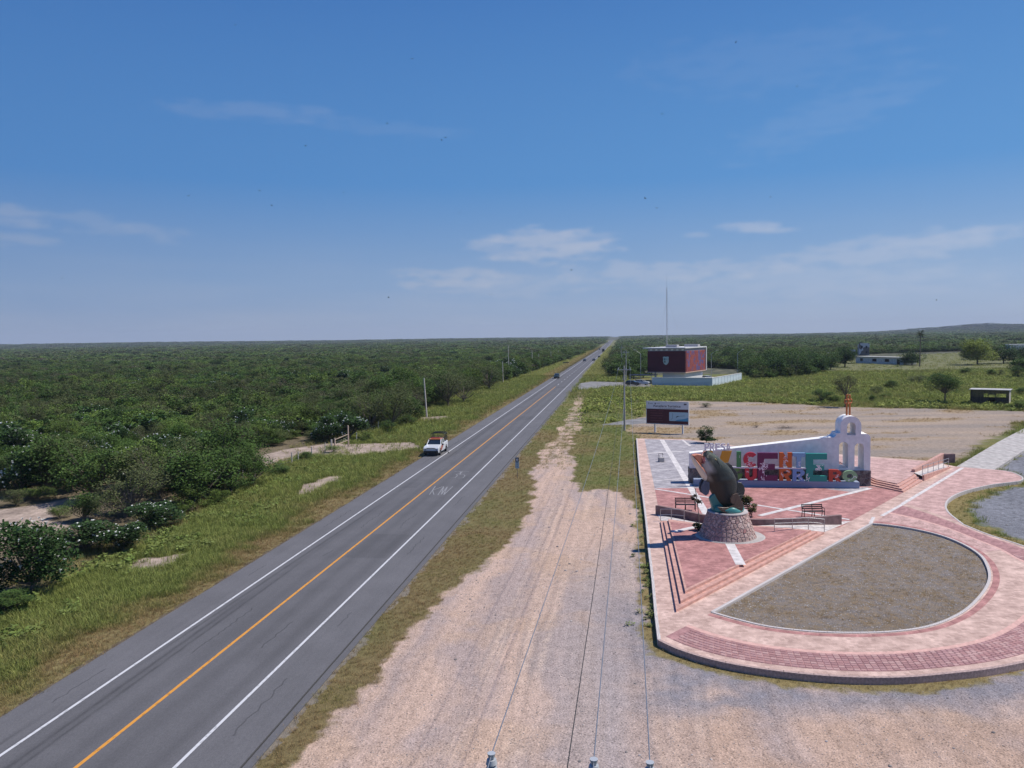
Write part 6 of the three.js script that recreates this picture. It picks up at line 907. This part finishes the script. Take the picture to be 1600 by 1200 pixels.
// plaza plants
{ const g = G(1103, 692.5, PY); tree('juniper_shrub', 'dense dark green bush in the grey court behind the white letters', 1103, 692.5, { seed: 701, rx: 1.3, h: 2.5, n: 4200, c0: K1, c1: G1, leaf: .14, rad: .05, low: .08, lobes: 20, lobe: 1.15, y: PY, cat: 'shrub', fork: .15 }).position.set(g.x, PY, g.z);
  const s = G(1172, 808, PY); tree('plaza_sapling', 'thin leafy sapling behind the fish statue beside a bench', 1172, 808, { seed: 703, rx: .75, h: 2.1, n: 1900, c0: [.09, .10, .03], c1: [.15, .15, .05], leaf: .13, wide: .3, rad: .035, low: .3, lobes: 10, cat: 'sapling', fork: .12 }).position.set(s.x, PY, s.z);
  const d = G(1093, 829, .75), t = thing('dry_sapling', 'thin nearly bare sapling with clusters of withered leaves beside the stone pedestal', 'sapling', d.x, .75, d.z); part('stem', tube([[0, 0, 0], [-.05, 1.0, 0], [-.14, 1.9, .02], [-.22, 2.6, 0], [-.30, 3.1, 0]], .032, 6, 16), dryBark, t); const r = rngOf(8); for (let i = 0; i < 7; i++) { const a = i * .9, x = -.22 + Math.cos(a) * .26, y = 2.1 + ((i * 37) % 6) * .09, z = Math.sin(a) * .24; part('twig', rod([-.2, y - .15, 0], [x, y, z], .015, .008, 4), dryBark, t); const cl = crownGeo(710 + i, { rx: .13, h: .2, lobes: 3, n: 60, c0: [.05, .035, .03], c1: [.10, .07, .05], leaf: .12, wide: .4, low: .2, floor: -.2, lobe: 1.6 }); part('withered_leaves', cl, leafMat, t).position.set(x, y - .1, z); }
  const b = crownGeo(730, { rx: .42, h: .62, lobes: 8, n: 420, c0: [.02, .035, .015], c1: [.04, .055, .025], leaf: .14, low: .1, floor: .02 }); tag(part('foot_shrub', b, leafMat), 'small dark shrub at the foot of the thin dry sapling', 'shrub').position.set(d.x - .05, .75, d.z + .05); }
lap('trees');

// ------------------------------------------------------------------ grass, weeds and stones
function tuftGeo(seed, n, h, spread, wid, droop = .5) { const r = rngOf(seed), pos = []; for (let i = 0; i < n; i++) { const a = r() * 6.283, q = Math.sqrt(r()) * spread, x = Math.cos(a) * q, z = Math.sin(a) * q, b = a + (r() - .5) * 1.5, l = h * (.5 + r() * .7), o = l * droop * (.3 + r()), w = wid * (.6 + r() * .8), px = -Math.sin(b) * w, pz = Math.cos(b) * w, mx = x + Math.cos(b) * o * .35, mz = z + Math.sin(b) * o * .35, tx = x + Math.cos(b) * o, tz = z + Math.sin(b) * o; pos.push(x - px, 0, z - pz, x + px, 0, z + pz, mx + px * .7, l * .6, mz + pz * .7, x - px, 0, z - pz, mx + px * .7, l * .6, mz + pz * .7, mx - px * .7, l * .6, mz - pz * .7, mx - px * .7, l * .6, mz - pz * .7, mx + px * .7, l * .6, mz + pz * .7, tx, l, tz); } const g = new THREE.BufferGeometry(); g.setAttribute('position', new THREE.Float32BufferAttribute(pos, 3)); g.computeVertexNormals(); return g; }
const tufts = [tuftGeo(1, 14, .25, .2, .010, .8), tuftGeo(2, 16, .22, .24, .010, 1.1), tuftGeo(3, 12, .29, .18, .010, .7)], herb = [0, 1].map((i) => { const g = crownGeo(760 + i, { rx: .35, h: .42, lobes: 5, n: 46, c0: [1, 1, 1], c1: [1, 1, 1], leaf: .14, wide: .42, low: .05, floor: .02 }); return g; });
const grassMat = new THREE.MeshPhysicalMaterial({ roughness: .95, side: THREE.DoubleSide, transmission: .3, thickness: 0, specularIntensity: .3 });
const grassSets = tufts.map(() => []), herbSets = herb.map(() => []);
const gcol = (dry, k) => { const c = lerp3(lerp3([.165, .22, .046], [.31, .345, .095], k), lerp3([.32, .225, .105], [.39, .26, .135], k), dry); return c; };
function sow(x0, x1, z0, z1, per, size, limit, accept) { const r = rngOf(Math.floor(x0 * 7 + z0 * 13 + per * 100)), n = Math.floor((x1 - x0) * (z1 - z0) * per); for (let i = 0; i < n; i++) { const x = lerp(x0, x1, r()), z = lerp(z0, z1, r()), R = r(), az = x / -z; if (Math.abs(az) > .80) continue; if (!accept(x, z)) continue; const q = zone(x, z); if (q[3] < R) continue; const k = r(), s = size * (.6 + r() * .8) * q[5], c = gcol(clamp(q[4] + (r() - .5) * .35, 0, 1), k), t = .72 + r() * .5; grassSets[Math.floor(r() * 3)].push([x, z, s, s * (.8 + r() * .5), r() * 6.28, c[0] * t, c[1] * t, c[2] * t, 0]); } }
const uOf = (x, z) => toU(x, z), onPlaza = (x, z) => inside(plazaOutline, x, z) || inside(pathPoly, x, z), inRoad = (u) => u > -24.75 && u < -13.0;
// left verge, near then far
sow(-46, -8, -62, -26, 52, 1.0, 0, (x, z) => { const u = uOf(x, z); return u < -24.7 && u > interp(bushLine, toW(x, z)) - 4; });
sow(-52, -4, -120, -62, 17, 1.35, 0, (x, z) => { const u = uOf(x, z); return u < -24.7 && u > interp(bushLine, toW(x, z)) - 5; });
sow(-46, 20, -300, -120, 3.4, 2.0, 0, (x, z) => { const u = uOf(x, z); return u < -24.8 && u > interp(bushLine, toW(x, z)) - 5; });
// strip between road and lot, lawn, plaza surrounds
sow(-18, 36, -60, -24, 34, .9, 0, (x, z) => !inRoad(uOf(x, z)) && uOf(x, z) > -13 && !onPlaza(x, z) && !(mLot(x, z) < -1));
sow(-14, 60, -110, -60, 12, 1.2, 0, (x, z) => !inRoad(uOf(x, z)) && uOf(x, z) > -13 && !onPlaza(x, z) && !(mLot(x, z) < -1 && z > -85) && x < 40 + (-60 - z));
sow(-10, 110, -170, -110, 4.2, 1.9, 0, (x, z) => !inRoad(uOf(x, z)) && uOf(x, z) > -13);
sow(-5, 190, -300, -170, 1.3, 3.0, 0, (x, z) => !inRoad(uOf(x, z)) && uOf(x, z) > -13 && !inside(STATION, x, z));
{ // far verge and meadow: larger clumps
  const r = rngOf(71); for (let i = 0; i < 14000; i++) { const w = 300 + r() * r() * 900, lu = interp(bushLine, w), right = r() < .4, ru = interp(rightLine, w), u = right ? lerp(-13, ru, r()) : lerp(lu, -25, r()), [x, z] = fromUW(u, w), dry = right ? .25 : clamp(.15 + (u + 25 > -4 ? .5 : 0) + (r() - .5) * .4, 0, 1), c = gcol(dry, r()), s = 3 + w * .004; grassSets[0].push([x, z, s, s * .75, r() * 6.28, c[0], c[1], c[2], terrainH(x, z)]); }
  for (let i = 0; i < 9000; i++) { const x = 90 + r() * 460, z = -300 - r() * 320; if (!inside([[86, -300], [300, -300], [560, -560], [420, -620], [250, -500], [180, -420], [120, -330]], x, z)) continue; const c = gcol(r() * .35, r()); grassSets[1].push([x, z, 4.5, 3, r() * 6.28, c[0], c[1], c[2], 0]); } }
// dry grass in the gravel bed
{ const r = rngOf(73); for (let i = 0; i < 30000; i++) { const x = 8 + r() * 26, z = -64 + r() * 28; if (!inside(bedPoly, x, z)) continue; const n = fbm(x * .5, z * .5, 4), m = fbm(x * 2.2, z * 2.2, 3), d = .5 + n * .5 + m * .55; if (r() > d * .42) continue; const c = gcol(clamp(.9 + (r() - .5) * .4, 0, 1), r()), s = .22 + r() * .3; grassSets[1].push([x, z, s * 1.3, s * .8, r() * 6.28, c[0] * .95, c[1] * .95, c[2], .2]); } }
// broad leaved weeds in the field
{ const r = rngOf(75); for (let i = 0; i < 26000; i++) { const x = -6 + r() * 200, z = -300 + r() * 165, u = uOf(x, z); if (Math.abs(x / z) > .78 || u < -8 || inside(STATION, x, z)) continue; const q = zone(x, z); if (q[3] < .8 || fbm(x * .05, z * .05, 3) < -.25 + r() * .3) continue; const c = gcol(clamp(q[4] * .4 + (r() - .5) * .2, 0, 1), r()), s = 1.0 + r() * 1.4; herbSets[i % 2].push([x, z, s, s * (.6 + r() * .6), r() * 6.28, c[0] * 1.08, c[1] * 1.08, c[2], 0]); }
  for (let i = 0; i < 5200; i++) { const w = 34 + r() * 230, lu = interp(bushLine, w), u = lerp(lu - 1, -30, Math.pow(r(), 1.3)), [x, z] = fromUW(u, w); if (mGate(x, z) < .5 || mTrack(x, z) < .3 || mPads.some((m) => m(x, z) < .3)) continue; if (fbm(x * .2, z * .2, 3) < .02) continue; const c = gcol(r() * .25, r() * .5), s = .7 + r() * 1.1; herbSets[i % 2].push([x, z, s, s * .8, r() * 6.28, c[0] * .75, c[1] * .85, c[2] * .8, 0]); } 
  for (let i = 0; i < 60; i++) { const t = r(), p = P([[lerp(996, 1027, t) , lerp(690, 985, t)]])[0], x = p[0] - .1 - r() * r() * 1.3, z = p[1], c = gcol(r() * .5, r()), s = .25 + r() * .5; herbSets[i % 2].push([x, z, s, s, r() * 6.28, c[0] * .8, c[1] * .9, c[2], 0]); } }
function flush(name, geo, list, m, label) { const im = new THREE.InstancedMesh(geo, m, list.length), o = new THREE.Object3D(), c = new THREE.Color(); list.forEach((p, i) => { o.position.set(p[0], p[8], p[1]); o.rotation.set((hash2(i, 1) - .5) * .2, p[4], (hash2(i, 2) - .5) * .2); o.scale.set(p[2], p[3], p[2]); o.updateMatrix(); im.setMatrixAt(i, o.matrix); im.setColorAt(i, c.setRGB(p[5], p[6], p[7])); }); im.name = name; im.castShadow = im.receiveShadow = true; return im; }
{ const gr = new THREE.Group(); gr.name = 'grass'; gr.userData = { kind: 'stuff', label: 'grass of the verges, the lawn and the field', category: 'grass' }; grassSets.forEach((l, i) => gr.add(flush('grass_tufts', tufts[i], l, grassMat))); scene.add(gr); const hb = new THREE.Group(); hb.name = 'weeds'; hb.userData = { kind: 'stuff', label: 'broad leaved weeds covering the field and the verge edge', category: 'weeds' }; herbSets.forEach((l, i) => hb.add(flush('weed_clumps', herb[i], l, leafMat))); scene.add(hb); console.log('grass', grassSets.map((l) => l.length), herbSets.map((l) => l.length)); }
{ // loose stones on the lot and the bed
  const g = new THREE.IcosahedronGeometry(.5, 0), p = g.attributes.position, r = rngOf(81); for (let i = 0; i < p.count; i++) { const k = .8 + .4 * hash2(Math.round(p.getX(i) * 50), Math.round(p.getY(i) * 50) + Math.round(p.getZ(i) * 50)); p.setXYZ(i, p.getX(i) * k, p.getY(i) * .6 * k, p.getZ(i) * k); } g.computeVertexNormals();
  const list = []; for (let i = 0; i < 60000; i++) { const far = i % 3 === 0, big = i % 97 === 0 ? 2.6 : 1, x = far ? -16 + r() * 60 : -12 + r() * 44, z = far ? -100 + r() * 60 : -52 + r() * 28; if (Math.abs(x / z) > .8 || onPlaza(x, z)) continue; if (mLot(x, z) > -.1 && mPark(x, z) > 0) continue; const s = big * (far ? .05 : .028) * (.5 + r() * r() * 2.2), c = .15 + r() * .28; list.push([x, z, s, s * .8, r() * 6.28, c * 1.08, c * .96, c * .9, s * .1]); } for (let i = 0; i < 20000; i++) { const x = 8 + r() * 26, z = -64 + r() * 28; if (!inside(bedPoly, x, z)) continue; const s = .04 * (.5 + r() * 1.8), c = .2 + r() * .32; list.push([x, z, s, s, r() * 6, c * 1.05, c, c * .97, .2]); }
  const im = flush('loose_stones', g, list, new THREE.MeshStandardMaterial({ roughness: .95 })); im.userData = { kind: 'stuff', label: 'loose stones on the gravel lot and in the half circle bed', category: 'gravel' }; scene.add(im); }

lap('grass');
// ------------------------------------------------------------------ birds
{
  const bm = mat([.015, .015, .016], .8), proto = new THREE.Group(); proto.name = 'bird';
  part('body', new THREE.SphereGeometry(.05, 10, 8).scale(1, .9, 2.6), bm, proto); part('tail', box(.06, .012, .14, 0, 0, -.18), bm, proto);
  for (const s of [-1, 1]) { const w = new THREE.Shape([[0, .07], [s * .16, .09], [s * .34, -.02], [s * .15, -.03], [0, -.06]].map((p) => new THREE.Vector2(...p))), g = new THREE.ExtrudeGeometry(w, { depth: .012, bevelEnabled: false }).rotateX(-Math.PI / 2).rotateZ(s * .35); part('wing', g, bm, proto); }
  [[1034, 178, 90], [696, 215, 85], [690, 219, 95], [477, 228, 80], [644, 92, 95], [1245, 135, 85], [1150, 66, 90], [605, 193, 90], [893, 422, 100], [1463, 469, 110], [295, 306, 90], [406, 298, 90], [425, 321, 80], [537, 301, 95], [718, 333, 75], [767, 460, 100], [607, 465, 100], [97, 435, 110], [1008, 310, 85], [1026, 325, 100], [1204, 308, 95], [368, 39, 90]].forEach(([x, y, d], i) => { const p = atDepth(x, y, d), c = proto.clone(); c.name = numbered('bird'); c.position.copy(p); c.rotation.set((hash2(i, 3) - .5) * .6, hash2(i, 4) * 6.28, (hash2(i, 5) - .5) * .8); c.scale.setScalar(.45 + hash2(i, 6) * .35); scene.add(c); tag(c, 'tiny dark bird flying in the blue sky', 'bird', 'birds in the sky'); });
}
scene.fog = new THREE.FogExp2(new THREE.Color().setRGB(.62, .70, .84), 0.00009);
scene.traverse((o) => { if (o.isMesh) { o.castShadow = true; o.receiveShadow = true; } });
renderer.render(scene, camera);
